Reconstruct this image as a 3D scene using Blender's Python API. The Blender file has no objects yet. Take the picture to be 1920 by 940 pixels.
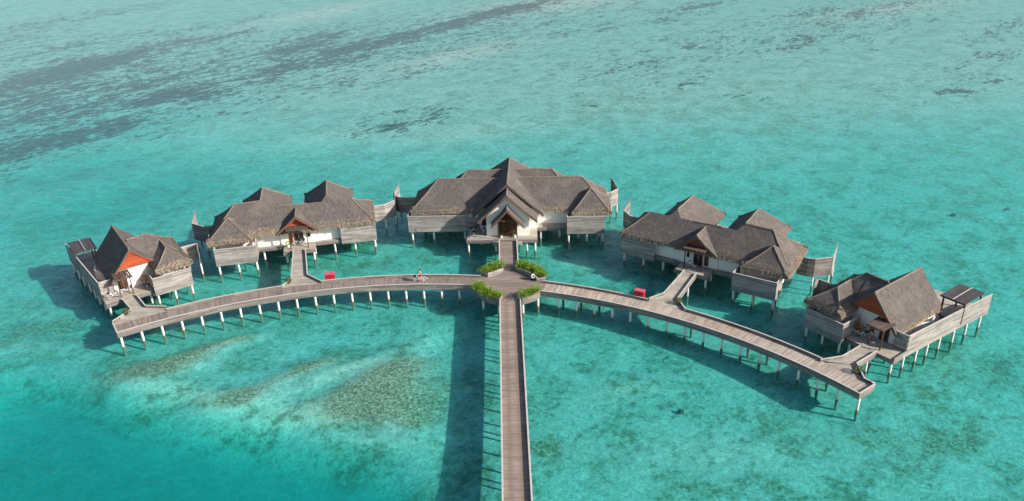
import bpy, bmesh, math, random
import numpy as np
from mathutils import Vector, Matrix, noise as mn
R = math.radians
rnd = random.Random(7)
scene = bpy.context.scene
COL = scene.collection

# ---------------------------------------------------------------- camera
cam_d = bpy.data.cameras.new('camera')
cam = bpy.data.objects.new('camera', cam_d); COL.objects.link(cam)
F_PX, PITCH, ROLL, YAW = 1555.4, R(26.69), R(-2.03), R(0.229)
cam_d.sensor_width = 36.0; cam_d.lens = F_PX / 1920 * 36
cam_d.clip_start = 0.5; cam_d.clip_end = 9000
r_ = Vector((math.cos(YAW), -math.sin(YAW), 0)); f_ = Vector((math.sin(YAW), math.cos(YAW), 0))
Fv = f_ * math.cos(PITCH) + Vector((0, 0, -math.sin(PITCH))); Uv = f_ * math.sin(PITCH) + Vector((0, 0, math.cos(PITCH)))
rt = r_ * math.cos(ROLL) + Uv * math.sin(ROLL); up = -r_ * math.sin(ROLL) + Uv * math.cos(ROLL)
M = Matrix((rt, up, -Fv)).transposed().to_4x4(); M.translation = Vector((0.08, 0, 52.0))
cam.matrix_world = M
scene.camera = cam

# ---------------------------------------------------------------- light
SUN_AZ, SUN_EL = 114.0, 30.0
world = bpy.data.worlds.new('World'); scene.world = world; world.use_nodes = True
wn = world.node_tree.nodes; wl = world.node_tree.links
bg = wn.get('Background') or wn.new('ShaderNodeBackground')
out = wn.get('World Output') or wn.new('ShaderNodeOutputWorld')
sky = wn.new('ShaderNodeTexSky'); sky.sky_type = 'NISHITA'; sky.sun_disc = False
sky.sun_elevation = R(SUN_EL); sky.sun_rotation = R(SUN_AZ); sky.air_density = 1.0; sky.dust_density = 1.5; sky.ozone_density = 1.0
wl.new(sky.outputs[0], bg.inputs[0]); bg.inputs[1].default_value = 0.11
wl.new(bg.outputs[0], out.inputs[0])
sd = bpy.data.lights.new('sun', 'SUN'); sd.energy = 5.0; sd.angle = R(1.0); sd.color = (1.0, 0.93, 0.83)
sun = bpy.data.objects.new('sun', sd); COL.objects.link(sun)
S = Vector((math.sin(R(SUN_AZ)) * math.cos(R(SUN_EL)), math.cos(R(SUN_AZ)) * math.cos(R(SUN_EL)), math.sin(R(SUN_EL))))
sun.rotation_euler = S.to_track_quat('Z', 'Y').to_euler(); sun.location = (60, 0, 60)
vs = scene.view_settings
vs.view_transform = 'Standard'; vs.look = 'None'; vs.exposure = 0.58; vs.gamma = 1.0; vs.use_curve_mapping = False
scene.cycles.max_bounces = 8; scene.cycles.transparent_max_bounces = 12; scene.cycles.volume_bounces = 0
scene.cycles.caustics_reflective = False; scene.cycles.caustics_refractive = False

# ---------------------------------------------------------------- materials
class NT:
    def __init__(s, name):
        s.m = bpy.data.materials.new(name); s.m.use_nodes = True; s.t = s.m.node_tree; s.t.nodes.clear()
        s.o = s.t.nodes.new('ShaderNodeOutputMaterial')
    def n(s, typ, ins=None, **kw):
        d = s.t.nodes.new(typ)
        for k, v in kw.items(): setattr(d, k, v)
        for k, v in (ins or {}).items():
            i = d.inputs[k]
            if isinstance(v, bpy.types.NodeSocket): s.t.links.new(v, i)
            else: i.default_value = v
        return d
    def math(s, op, a, b=0.0, c=0.0, clamp=False):
        return s.n('ShaderNodeMath', {0: a, 1: b, 2: c}, operation=op, use_clamp=clamp).outputs[0]
    def mix(s, f, a, b, mode='MIX'):
        d = s.t.nodes.new('ShaderNodeMix'); d.data_type = 'RGBA'; d.blend_type = mode
        for i, v in ((0, f), (6, a), (7, b)):
            if isinstance(v, bpy.types.NodeSocket): s.t.links.new(v, d.inputs[i])
            else: d.inputs[i].default_value = (*v, 1) if isinstance(v, tuple) and len(v) == 3 else v
        return d.outputs[2]
    def ss(s, x, lo, hi):
        return s.n('ShaderNodeMapRange', {0: x, 1: lo, 2: hi, 3: 0.0, 4: 1.0}, interpolation_type='SMOOTHSTEP').outputs[0]
    def noise(s, vec, scale, detail=4.0, rough=0.55, dist=0.0):
        return s.n('ShaderNodeTexNoise', {'Vector': vec, 'Scale': scale, 'Detail': detail, 'Roughness': rough, 'Distortion': dist}).outputs[0]
    def mapv(s, vec, sc=(1, 1, 1), rz=0.0, loc=(0, 0, 0)):
        return s.n('ShaderNodeMapping', {'Vector': vec, 'Scale': sc, 'Rotation': (0, 0, rz), 'Location': loc}).outputs[0]
    def uv(s): return s.n('ShaderNodeTexCoord').outputs['UV']
    def obj(s): return s.n('ShaderNodeTexCoord').outputs['Object']
    def pos(s): return s.n('ShaderNodeNewGeometry').outputs['Position']
    def bsdf(s, color, rough=0.8, bump=None, bstr=0.5, bdist=0.05, spec=0.3, metal=0.0):
        b = s.n('ShaderNodeBsdfPrincipled', {'Roughness': rough, 'Metallic': metal, 'Specular IOR Level': spec})
        if isinstance(color, bpy.types.NodeSocket): s.t.links.new(color, b.inputs['Base Color'])
        else: b.inputs['Base Color'].default_value = (*color, 1)
        if bump is not None:
            bp = s.n('ShaderNodeBump', {'Height': bump, 'Strength': bstr, 'Distance': bdist})
            s.t.links.new(bp.outputs[0], b.inputs['Normal'])
        s.t.links.new(b.outputs[0], s.o.inputs[0])
        return s.m

def mat_thatch(name, c0, c1, c2, streak=1.0):
    t = NT(name); uv = t.uv(); p = t.pos()
    st = t.noise(t.mapv(uv, (9, 1.3, 1)), 1.0, 5, 0.7)
    fine = t.noise(t.mapv(uv, (26, 4, 1)), 1.0, 3, 0.7)
    big = t.noise(p, 0.45, 4, 0.6)
    rows = t.noise(t.mapv(uv, (0.5, 3.2, 1)), 1.0, 3, 0.6)
    c = t.mix(t.ss(st, 0.33, 0.68), c0, c1)
    c = t.mix(t.math('MULTIPLY', t.ss(big, 0.48, 0.72), 0.55), c, c2)
    k = t.math('ADD', t.math('MULTIPLY', fine, 0.75), 0.62)
    k = t.math('MULTIPLY', k, t.math('ADD', t.math('MULTIPLY', rows, 0.5), 0.75))
    c = t.mix(1.0, c, t.n('ShaderNodeCombineColor', {0: k, 1: k, 2: k}).outputs[0], 'MULTIPLY')
    h = t.math('ADD', t.math('MULTIPLY', st, 0.6), t.math('ADD', fine, rows))
    return t.bsdf(c, 0.95, h, 0.7, 0.09, 0.1)

def mat_planks(name, c0, c1, width=0.14, axis='v', wear=None, gap=0.12, stain=None, rough=0.8):
    """boards: stripes along the u direction, one board every `width` of v (or the other way round)"""
    t = NT(name); uv = t.uv()
    sp = t.n('ShaderNodeSeparateXYZ', {0: uv}); u, v = (sp.outputs[0], sp.outputs[1])
    if axis == 'u': u, v = v, u
    q = t.math('DIVIDE', v, width); fl = t.math('FLOOR', q); fr = t.math('FRACT', q)
    seg = t.math('FLOOR', t.math('ADD', t.math('DIVIDE', u, 2.4), t.math('MULTIPLY', fl, 0.37)))
    rn = t.n('ShaderNodeTexWhiteNoise', {'Vector': t.n('ShaderNodeCombineXYZ', {0: fl, 1: seg}).outputs[0]}, noise_dimensions='2D').outputs[0]
    grain = t.noise(t.n('ShaderNodeCombineXYZ', {0: t.math('MULTIPLY', u, 2.2), 1: t.math('MULTIPLY', v, 34.0)}).outputs[0], 1.0, 4, 0.65)
    big = t.noise(t.pos(), 0.55, 5, 0.65)
    c = t.mix(rn, c0, c1)
    grp = t.n('ShaderNodeTexWhiteNoise', {'W': t.math('FLOOR', t.math('DIVIDE', v, width * 7.0))}, noise_dimensions='1D').outputs[0]
    k = t.math('ADD', t.math('MULTIPLY', grain, 0.5), t.math('ADD', 0.63, t.math('MULTIPLY', grp, 0.18)))
    k = t.math('MULTIPLY', k, t.math('ADD', t.math('MULTIPLY', big, 0.75), 0.62))
    edge = t.math('MINIMUM', fr, t.math('SUBTRACT', 1.0, fr))
    g = t.ss(edge, 0.0, gap)
    k = t.math('MULTIPLY', k, t.math('ADD', t.math('MULTIPLY', g, 0.62), 0.38))
    c = t.mix(1.0, c, t.n('ShaderNodeCombineColor', {0: k, 1: k, 2: k}).outputs[0], 'MULTIPLY')
    if wear:   # two worn bands along the walking direction, at |u| = wear
        d = t.math('ABSOLUTE', t.math('SUBTRACT', t.math('ABSOLUTE', u), wear[0]))
        w = t.math('MULTIPLY', t.math('SUBTRACT', 1.0, t.ss(d, 0.0, wear[1])), t.math('ADD', t.math('MULTIPLY', big, 0.8), 0.3))
        c = t.mix(t.math('MULTIPLY', w, 0.85), c, wear[2])
    if stain:
        sn = t.noise(t.mapv(t.n('ShaderNodeCombineXYZ', {0: u, 1: v}).outputs[0], (0.35, 2.6, 1)), 1.0, 3, 0.6)
        big2 = t.noise(t.pos(), 0.12, 2, 0.5)
        c = t.mix(t.math('MULTIPLY', t.math('MULTIPLY', t.ss(sn, 0.47, 0.62), t.ss(big2, 0.42, 0.56)), 0.75), c, stain)
    return t.bsdf(c, rough, t.math('ADD', g, t.math('MULTIPLY', grain, 0.4)), 0.5, 0.02, 0.25)

def mat_plain(name, c, rough=0.7, var=0.25, scale=3.0, spec=0.3, metal=0.0, bump=0.15):
    t = NT(name); n = t.noise(t.pos(), scale, 5, 0.6)
    k = t.math('ADD', t.math('MULTIPLY', n, var * 2), 1 - var)
    col = t.mix(1.0, c, t.n('ShaderNodeCombineColor', {0: k, 1: k, 2: k}).outputs[0], 'MULTIPLY')
    return t.bsdf(col, rough, n, bump, 0.03, spec, metal)

def mat_pile():
    t = NT('white_pile_paint'); p = t.pos(); z = t.n('ShaderNodeSeparateXYZ', {0: p}).outputs[2]
    n = t.noise(p, 5.0, 4, 0.7); n2 = t.noise(p, 14.0, 4, 0.7)
    zz = t.math('ADD', z, t.math('MULTIPLY', t.math('SUBTRACT', n, 0.5), 0.35))
    c = t.mix(t.ss(n2, 0.35, 0.8), (0.74, 0.73, 0.70), (0.60, 0.59, 0.55))
    c = t.mix(t.math('SUBTRACT', 1.0, t.ss(zz, 0.08, 0.2)), c, t.mix(t.ss(zz, -0.9, -0.35), (0.16, 0.19, 0.13), (0.05, 0.042, 0.028)))
    c = t.mix(t.math('MULTIPLY', t.math('SUBTRACT', 1.0, t.ss(zz, 0.15, 0.8)), 0.35), c, (0.35, 0.30, 0.22))
    return t.bsdf(c, 0.8, n2, 0.3, 0.03)

def mat_leaf(name, c0, c1):
    t = NT(name); g = t.n('ShaderNodeNewGeometry')
    rn = t.noise(g.outputs['Position'], 4.0, 3, 0.7)
    c = t.mix(t.ss(rn, 0.35, 0.65), c0, c1)
    b = t.n('ShaderNodeBsdfPrincipled', {'Roughness': 0.55, 'Specular IOR Level': 0.3, 'Base Color': c})
    tr = t.n('ShaderNodeBsdfTranslucent', {'Color': c})
    mx = t.n('ShaderNodeMixShader', {0: 0.25, 1: b.outputs[0], 2: tr.outputs[0]})
    t.t.links.new(mx.outputs[0], t.o.inputs[0]); return t.m

MAT = {}
MAT['thatch'] = mat_thatch('thatch', (0.073, 0.063, 0.059), (0.155, 0.136, 0.126), (0.185, 0.155, 0.136))
MAT['fringe'] = mat_thatch('thatch_fringe', (0.11, 0.085, 0.062), (0.38, 0.30, 0.215), (0.32, 0.25, 0.18))
MAT['ridge'] = mat_thatch('thatch_ridge', (0.12, 0.096, 0.08), (0.27, 0.22, 0.18), (0.28, 0.225, 0.18))
MAT['deck'] = mat_planks('weathered_deck', (0.18, 0.145, 0.125), (0.29, 0.24, 0.212), 0.145, 'v', stain=(0.20, 0.14, 0.10))
MAT['deck_main'] = mat_planks('worn_jetty_boards', (0.22, 0.172, 0.142), (0.33, 0.267, 0.225), 0.145, 'v', wear=(0.52, 0.42, (0.19, 0.13, 0.095)))
MAT['deck_pale'] = mat_planks('pale_stained_deck', (0.29, 0.24, 0.20), (0.46, 0.39, 0.33), 0.145, 'v', stain=(0.30, 0.155, 0.065))
MAT['deck_villa'] = mat_planks('sun_bleached_deck', (0.30, 0.27, 0.225), (0.44, 0.40, 0.34), 0.145, 'v')
MAT['slats'] = mat_planks('grey_slats', (0.20, 0.178, 0.165), (0.37, 0.338, 0.32), 0.16, 'v', gap=0.16)
MAT['slats2'] = mat_planks('brown_grey_shaded_slats', (0.16, 0.135, 0.125), (0.29, 0.25, 0.235), 0.16, 'v', gap=0.18)  # darker copy of the grey slats, shade of turned panels put into its colour
MAT['fascia'] = mat_planks('fascia_boards', (0.16, 0.137, 0.125), (0.29, 0.255, 0.237), 0.2, 'v', gap=0.12)
MAT['rail'] = mat_plain('weathered_rail', (0.46, 0.42, 0.39), 0.75, 0.3, 2.5)
MAT['beam'] = mat_plain('underdeck_beam', (0.12, 0.10, 0.09), 0.85, 0.3)
MAT['white'] = mat_plain('white_plaster', (0.80, 0.77, 0.70), 0.8, 0.07, 0.9)
MAT['cedar'] = mat_planks('orange_cedar', (0.31, 0.056, 0.02), (0.38, 0.076, 0.028), 0.22, 'v', gap=0.06, rough=0.6)
MAT['cedar2'] = mat_planks('rust_and_shaded_cedar', (0.28, 0.065, 0.03), (0.36, 0.09, 0.04), 0.22, 'v', gap=0.06, rough=0.6)  # also on the shaded end villa's gable, with shade put into the colour
MAT['brown_shade_cedar'] = mat_plain('brown_and_shaded_cedar', (0.22, 0.08, 0.04), 0.6, 0.3, 4)  # also on the shaded twin villa's porch, standing in for its shade
MAT['darkwood'] = mat_plain('dark_timber', (0.075, 0.04, 0.028), 0.6, 0.3, 4)
MAT['canopy'] = mat_planks('canopy_slats', (0.09, 0.06, 0.048), (0.16, 0.11, 0.09), 0.18, 'u', gap=0.25)
MAT['pergola'] = mat_planks('charcoal_pergola_roof', (0.055, 0.05, 0.055), (0.085, 0.078, 0.082), 0.3, 'u', gap=0.1)
MAT['door'] = mat_planks('dark_door_timber', (0.055, 0.024, 0.014), (0.10, 0.042, 0.024), 0.2, 'u', gap=0.08, rough=0.5)
MAT['dark'] = mat_plain('dark_glass', (0.012, 0.013, 0.015), 0.15, 0.1, 3, 0.5)
MAT['curtain'] = mat_planks('white_curtain', (0.72, 0.72, 0.70), (0.80, 0.80, 0.78), 0.12, 'u', gap=0.3)
MAT['pile'] = mat_pile()
MAT['leaf'] = mat_leaf('bright_leaf', (0.07, 0.16, 0.01), (0.30, 0.44, 0.03))
MAT['leaf_dark'] = mat_leaf('olive_leaf', (0.05, 0.085, 0.02), (0.16, 0.19, 0.04))
MAT['leaf_orange'] = mat_leaf('orange_leaf', (0.45, 0.10, 0.02), (0.60, 0.34, 0.03))
MAT['soil'] = mat_plain('planter_soil', (0.05, 0.035, 0.025), 0.95, 0.4, 6)
MAT['red'] = mat_plain('red_paint', (0.36, 0.012, 0.022), 0.45, 0.1, 3)
MAT['redlid'] = mat_plain('pinkish_red_paint', (0.50, 0.09, 0.13), 0.5, 0.1, 3)  # paler, pinkish red for the lid
MAT['whitep'] = mat_plain('white_gloss_paint', (0.80, 0.80, 0.78), 0.35, 0.05, 3, 0.5)
MAT['blackp'] = mat_plain('black_paint', (0.02, 0.02, 0.022), 0.4, 0.1, 3, 0.5)
MAT['rubber'] = mat_plain('rubber', (0.03, 0.03, 0.03), 0.8, 0.1)
MAT['metal'] = mat_plain('steel', (0.5, 0.5, 0.5), 0.35, 0.1, 5, 0.5, 0.9)
MAT['skin'] = mat_plain('skin', (0.42, 0.25, 0.165), 0.6, 0.05)
MAT['hair'] = mat_plain('dark_hair', (0.02, 0.015, 0.012), 0.6, 0.2, 12)
MAT['cloth_red'] = mat_plain('red_cloth', (0.50, 0.05, 0.07), 0.9, 0.1)
MAT['rock'] = mat_plain('coral_rock', (0.05, 0.06, 0.045), 0.9, 0.4, 3)

# ---------------------------------------------------------------- mesh helpers
MIR = 1
class MB:
    def __init__(s): s.v = []; s.f = []; s.uv = []
    def face(s, pts, uv=None):
        i = len(s.v); s.v += [Vector(p) for p in pts]; s.f.append(list(range(i, i + len(pts)))); s.uv.append(uv)
    def box(s, x0, x1, y0, y1, z0, z1):
        if x0 > x1: x0, x1 = x1, x0
        if y0 > y1: y0, y1 = y1, y0
        p = [(x0, y0, z0), (x1, y0, z0), (x1, y1, z0), (x0, y1, z0), (x0, y0, z1), (x1, y0, z1), (x1, y1, z1), (x0, y1, z1)]
        for q in ((0, 3, 2, 1), (4, 5, 6, 7), (0, 1, 5, 4), (1, 2, 6, 5), (2, 3, 7, 6), (3, 0, 4, 7)): s.face([p[k] for k in q])
        return s
    def prism(s, poly, z0, z1):
        a = sum(poly[i][0] * poly[(i + 1) % len(poly)][1] - poly[(i + 1) % len(poly)][0] * poly[i][1] for i in range(len(poly)))
        if a < 0: poly = poly[::-1]
        n = len(poly)
        s.face([(x, y, z1) for x, y in poly]); s.face([(x, y, z0) for x, y in poly[::-1]])
        for i in range(n):
            (a, b), (c, d) = poly[i], poly[(i + 1) % n]
            s.face([(a, b, z0), (c, d, z0), (c, d, z1), (a, b, z1)])
        return s
    def yprism(s, poly, y0, y1):   # poly in (x, z), counter-clockwise seen from the front (-y)
        n = len(poly)
        s.face([(x, y0, z) for x, z in poly]); s.face([(x, y1, z) for x, z in poly[::-1]])
        for i in range(n):
            (a, b), (c, d) = poly[i], poly[(i + 1) % n]
            s.face([(c, y0, d), (a, y0, b), (a, y1, b), (c, y1, d)])
        return s
    def bar(s, p, q, w, h, upv=(0, 0, 1)):
        p = Vector(p); q = Vector(q); d = (q - p).normalized(); sd_ = d.cross(Vector(upv))
        if sd_.length < 1e-3: sd_ = Vector((1, 0, 0))
        sd_.normalize(); u = sd_.cross(d).normalized()
        c = [(-w / 2, -h / 2), (w / 2, -h / 2), (w / 2, h / 2), (-w / 2, h / 2)]
        A = [p + sd_ * a + u * b for a, b in c]; B = [q + sd_ * a + u * b for a, b in c]
        s.face(A[::1]); s.face(B[::-1])
        for i in range(4):
            j = (i + 1) % 4; s.face([A[j], A[i], B[i], B[j]])
        return s
    def tube(s, p, q, r0, r1=None, n=8, cap=True):
        r1 = r0 if r1 is None else r1
        p = Vector(p); q = Vector(q); d = (q - p).normalized()
        a = d.cross(Vector((0, 0, 1)))
        if a.length < 1e-3: a = Vector((1, 0, 0))
        a.normalize(); b = d.cross(a).normalized()
        A = [p + (a * math.cos(k * 2 * math.pi / n) + b * math.sin(k * 2 * math.pi / n)) * r0 for k in range(n)]
        B = [q + (a * math.cos(k * 2 * math.pi / n) + b * math.sin(k * 2 * math.pi / n)) * r1 for k in range(n)]
        for k in range(n):
            j = (k + 1) % n; s.face([A[k], A[j], B[j], B[k]])
        if cap: s.face(A[::-1]); s.face(B)
        return s
    def path(s, pts, r, n=6):
        for a, b in zip(pts, pts[1:]): s.tube(a, b, r, r, n)
        return s
    def torus(s, c, Rr, r, axis='y', n=20, m=6, a0=0, a1=2 * math.pi):
        pts = []
        full = abs(a1 - a0 - 2 * math.pi) < 1e-6
        for i in range(n + (0 if full else 1)):
            t = a0 + (a1 - a0) * i / n
            ring = []
            for j in range(m):
                ph = 2 * math.pi * j / m; rr = Rr + r * math.cos(ph)
                if axis == 'y': ring.append(Vector((c[0] + rr * math.cos(t), c[1] + r * math.sin(ph), c[2] + rr * math.sin(t))))
                else: ring.append(Vector((c[0] + rr * math.cos(t), c[1] + rr * math.sin(t), c[2] + r * math.sin(ph))))
            pts.append(ring)
        k = len(pts)
        for i in range(k if full else k - 1):
            A, B = pts[i], pts[(i + 1) % k]
            for j in range(m):
                l = (j + 1) % m; s.face([A[j], B[j], B[l], A[l]])
        return s
    def sweep(s, pts, o0, o1, z0, z1, closed=False, top=None):
        """rectangle swept along a polyline in plan; o0..o1 is measured to the left of the path"""
        n = len(pts); P = [Vector((p[0], p[1])) for p in pts]; N = []
        for i in range(n):
            a = P[i - 1] if (i > 0 or closed) else None; b = P[(i + 1) % n] if (i < n - 1 or closed) else None
            ds = []
            if a is not None: ds.append((P[i] - a).normalized())
            if b is not None: ds.append((b - P[i]).normalized())
            t = sum(ds, Vector((0, 0))).normalized(); k = 1.0 / max(0.4, t.dot(ds[0]))
            N.append(Vector((-t.y, t.x)) * k)
        L = 0
        for i in range(n if closed else n - 1):
            j = (i + 1) % n
            a0, a1 = P[i] + N[i] * o0, P[i] + N[i] * o1; b0, b1 = P[j] + N[j] * o0, P[j] + N[j] * o1
            za = z1 if top is None else top[i]; zb = z1 if top is None else top[j]
            l = (P[j] - P[i]).length
            V = lambda p, z: (p.x, p.y, z)
            s.face([V(b0, zb), V(b1, zb), V(a1, za), V(a0, za)], [(o0, L + l), (o1, L + l), (o1, L), (o0, L)])
            s.face([V(a0, z0), V(a1, z0), V(b1, z0), V(b0, z0)], [(o0, L), (o1, L), (o1, L + l), (o0, L + l)])
            s.face([V(a0, z0), V(b0, z0), V(b0, zb), V(a0, za)][:] if o0 < o1 else [V(a0, z0), V(a0, za), V(b0, zb), V(b0, z0)], [(L, z0), (L + l, z0), (L + l, zb), (L, za)])
            s.face([V(a1, za), V(b1, zb), V(b1, z0), V(a1, z0)], [(L, za), (L + l, zb), (L + l, z0), (L, z0)])
            if not closed and i == 0: s.face([V(a0, z0), V(a0, za), V(a1, za), V(a1, z0)])
            if not closed and i == n - 2: s.face([V(b0, z0), V(b1, z0), V(b1, zb), V(b0, zb)])
            L += l
        return s
    def build(s, name, mat, parent=None, mirror=True, smooth=False, label=None, fixn=False):
        m = MIR if mirror else 1
        me = bpy.data.meshes.new(name)
        V = [(v[0] * m, v[1], v[2]) for v in s.v]
        Fc = [f[::-1] if m < 0 else f for f in s.f]
        me.from_pydata(V, [], Fc)
        uvl = me.uv_layers.new(name='UVMap'); data = []
        for f, u, fo in zip(Fc, s.uv, s.f):
            if u is not None:
                data += (u[::-1] if m < 0 else u); continue
            P = [Vector(V[i]) for i in f]; nrm = Vector((0, 0, 0))
            for i in range(len(P)):
                a, b = P[i], P[(i + 1) % len(P)]
                nrm += Vector(((a.y - b.y) * (a.z + b.z), (a.z - b.z) * (a.x + b.x), (a.x - b.x) * (a.y + b.y)))
            if nrm.length > 0: nrm.normalize()
            t = Vector((0, 0, 1)).cross(nrm)
            if t.length < 0.05: t = Vector((1, 0, 0)); b = Vector((0, 1, 0))
            else: t.normalize(); b = nrm.cross(t)
            data += [(p.dot(t), p.dot(b)) for p in P]
        arr = np.array(data, dtype=np.float32).ravel(); uvl.data.foreach_set('uv', arr)
        if fixn or smooth:
            bm = bmesh.new(); bm.from_mesh(me); bmesh.ops.remove_doubles(bm, verts=bm.verts, dist=1e-4)
            if fixn: bmesh.ops.recalc_face_normals(bm, faces=bm.faces)
            bm.to_mesh(me); bm.free()
        if smooth:
            for p in me.polygons: p.use_smooth = True
        me.materials.append(MAT[mat] if isinstance(mat, str) else mat)
        o = bpy.data.objects.new(name, me); COL.objects.link(o)
        if parent is not None: o.parent = parent
        if label: o['label'] = label
        return o

def tag(o, label, cat, group=None, kind=None):
    if label: o['label'] = label
    if cat: o['category'] = cat
    if group: o['group'] = group
    if kind: o['kind'] = kind
    return o
def thing(name, label, cat, loc=(0, 0, 0), rz=0.0, group=None):
    o = bpy.data.objects.new(name, None); COL.objects.link(o); o.location = loc; o.rotation_euler = (0, 0, rz); o.empty_display_size = 0.5
    return tag(o, label, cat, group)
def copy_tree(o, parent=None):
    c = o.copy(); COL.objects.link(c); c.parent = parent
    for ch in [x for x in ALLOBJ() if x.parent == o]: copy_tree(ch, c)
    return c
def ALLOBJ(): return list(COL.objects)

def wob(p, amp=0.06):
    return amp * mn.noise(Vector(p) * 0.55) * 1.6 + amp * 0.5 * mn.noise(Vector(p) * 1.9 + Vector((9, 3, 1)))

class Roof:
    """thatched roof block: thick slopes, ragged fringe at the eaves, bundled ridge and hips"""
    TH = 0.34
    def __init__(s): s.m = MB(); s.fr = MB(); s.rg = MB()
    def slope(s, a, b, c, d, left=False, right=False, fringe=True, dens=0.1):
        # a-b is the eave, c above b, d above a ; counter-clockwise seen from outside
        a, b, c, d = map(Vector, (a, b, c, d)); th = s.TH
        nu = max(2, int((b - a).length / 0.7)); nv = max(2, int(((d - a).length) / 0.7))
        def P(u, v):
            e = a.lerp(b, u); t = d.lerp(c, u); p = e.lerp(t, v)
            zz = wob(p) - 0.10 * math.sin(math.pi * min(1, v)) * 1.0
            if v < 1e-6: zz -= 0.06
            return Vector((p.x, p.y, p.z + zz))
        G = [[P(i / nu, j / nv) for i in range(nu + 1)] for j in range(nv + 1)]
        for j in range(nv):
            for i in range(nu):
                q = [G[j][i], G[j][i + 1], G[j + 1][i + 1], G[j + 1][i]]
                if (q[2] - q[3]).length < 1e-5: q = q[:3]
                if len(q) == 4 and (q[0] - q[1]).length < 1e-5: q = [q[0], q[2], q[3]]
                s.m.face(q)
        D = Vector((0, 0, -th))
        lo = [a + D, b + D, c + D, d + D]
        if (c - d).length < 1e-4: lo = lo[:3]
        s.m.face(lo[::-1])
        for i in range(nu): s.m.face([G[0][i + 1], G[0][i], (a.lerp(b, i / nu)) + D, (a.lerp(b, (i + 1) / nu)) + D])
        if left:
            for j in range(nv): s.m.face([G[j][0], G[j + 1][0], a.lerp(d, (j + 1) / nv) + D, a.lerp(d, j / nv) + D])
        if right:
            for j in range(nv): s.m.face([G[j + 1][nu], G[j][nu], b.lerp(c, j / nv) + D, b.lerp(c, (j + 1) / nv) + D])
        if fringe:
            e = (b - a); L = e.length; n = int(L / dens); e.normalize(); o = e.cross(Vector((0, 0, 1)))
            for k in range(n):
                for layer in range(2):
                    w = dens * rnd.uniform(0.7, 1.5); p = a + e * (k * dens + rnd.uniform(-.04, .04)); zz = wob(p) - 0.04
                    ln = rnd.uniform(0.22, 0.42) if rnd.random() < .85 else rnd.uniform(.4, .6)
                    up_ = -o * rnd.uniform(0.05, 0.5) * (0.5 + layer) ; up_.z = abs(up_.length) * 0.75
                    top = p + up_ + Vector((0, 0, zz + 0.05 + 0.04 * layer)); out_ = o * rnd.uniform(0.02, 0.2)
                    bot = p + out_ + Vector((rnd.uniform(-.05, .05), rnd.uniform(-.05, .05), zz - ln))
                    s.fr.face([top, top + e * w, bot + e * w * 0.7, bot + e * w * .1])
        return s
    def ridge(s, p, q, r=0.14):
        r *= 0.72
        p = Vector(p); q = Vector(q); n = max(1, int((q - p).length / 0.8)); pts = []
        for i in range(n + 1):
            t = p.lerp(q, i / n); sag = 0.10 * math.sin(math.pi * i / n) if abs(p.z - q.z) > 1 else 0
            pts.append(t + Vector((0, 0, wob(t) - sag + 0.0)))
        for a, b in zip(pts, pts[1:]): s.rg.tube(a, b, r, r, 7, cap=True)
        return s
    def build(s, parent, ridge=True, label=None):
        o = s.m.build('roof', 'thatch', parent, label=label)
        if s.fr.f: s.fr.build('thatch_fringe', 'fringe', o)
        if s.rg.f: s.rg.build('ridge_cap', 'ridge', o)
        return o

def hip_roof(x0, x1, y0, y1, ze, rx0, rx1, ry, zr, parent, fr='fblr', caps='rABCD', **k):
    r = Roof(); A = (x0, y0, ze); B = (x1, y0, ze); C = (x1, y1, ze); D = (x0, y1, ze); P = (rx0, ry, zr); Q = (rx1, ry, zr)
    r.slope(A, B, Q, P, fringe='f' in fr); r.slope(B, C, Q, Q, fringe='r' in fr)
    r.slope(C, D, P, Q, fringe='b' in fr); r.slope(D, A, P, P, fringe='l' in fr)
    if rx1 - rx0 > 0.1 and 'r' in caps: r.ridge(P, Q, 0.17)
    for n_, e, h in (('A', A, P), ('B', B, Q), ('C', C, Q), ('D', D, P)):
        if n_ in caps: r.ridge(e, h, 0.13)
    return r.build(parent, **k)
def gable_roof(cx, hl, hr, y0, y1, zl, zr_, zt, parent, hip=0.0, fr='lr', rh=0.15, **k):
    """ridge along y; open gable in front at y0; hip of run `hip` behind y1 (0 = open gable)"""
    r = Roof(); L = cx - hl; Rx = cx + hr; P = (cx, y0, zt); Q = (cx, y1, zt); yb = y1 + hip
    r.slope((L, yb, zl), (L, y0, zl), P, Q, left=hip == 0, right=True, fringe='l' in fr)
    r.slope((Rx, y0, zr_), (Rx, yb, zr_), Q, P, left=True, right=hip == 0, fringe='r' in fr)
    if hip:
        zb = min(zl, zr_)
        r.slope((Rx, yb, zr_), (L, yb, zl), Q, Q, fringe='b' in fr)
        r.ridge((L, yb, zl), Q, 0.13); r.ridge((Rx, yb, zr_), Q, 0.13)
    r.ridge(P, Q, rh)
    return r.build(parent, **k)
def barge(cx, hl, hr, y, zl, zr_, zt, parent, mat='cedar', d=0.2, th=0.34, name='barge_board'):
    m = MB(); dz = -th - d / 2 + 0.02
    m.bar((cx - hl, y, zl + dz), (cx, y, zt + dz), 0.06, d); m.bar((cx, y - .003, zt + dz), (cx + hr, y - .003, zr_ + dz), 0.06, d)
    return m.build(name, mat, parent)
def stilts(parent, pts, ztop=1.5, r=0.14, zb=-2.6):
    for (x, y) in pts:
        MB().tube((x, y, zb), (x, y, ztop), r * 1.04, r, 12).build('stilt', 'pile', parent, smooth=False)
def screen(pts, z0, z1, parent, th=0.07, name='privacy_screen', mat='slats', top=None):
    m = MB().sweep(pts, -th / 2, th / 2, z0, z1, top=top); o = m.build(name, mat, parent)
    c = MB().sweep(pts, -th / 2 - .03, th / 2 + .03, z1, z1 + 0.05) if top is None else None
    if c: c.build('top_rail', 'rail', o)
    return o
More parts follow.
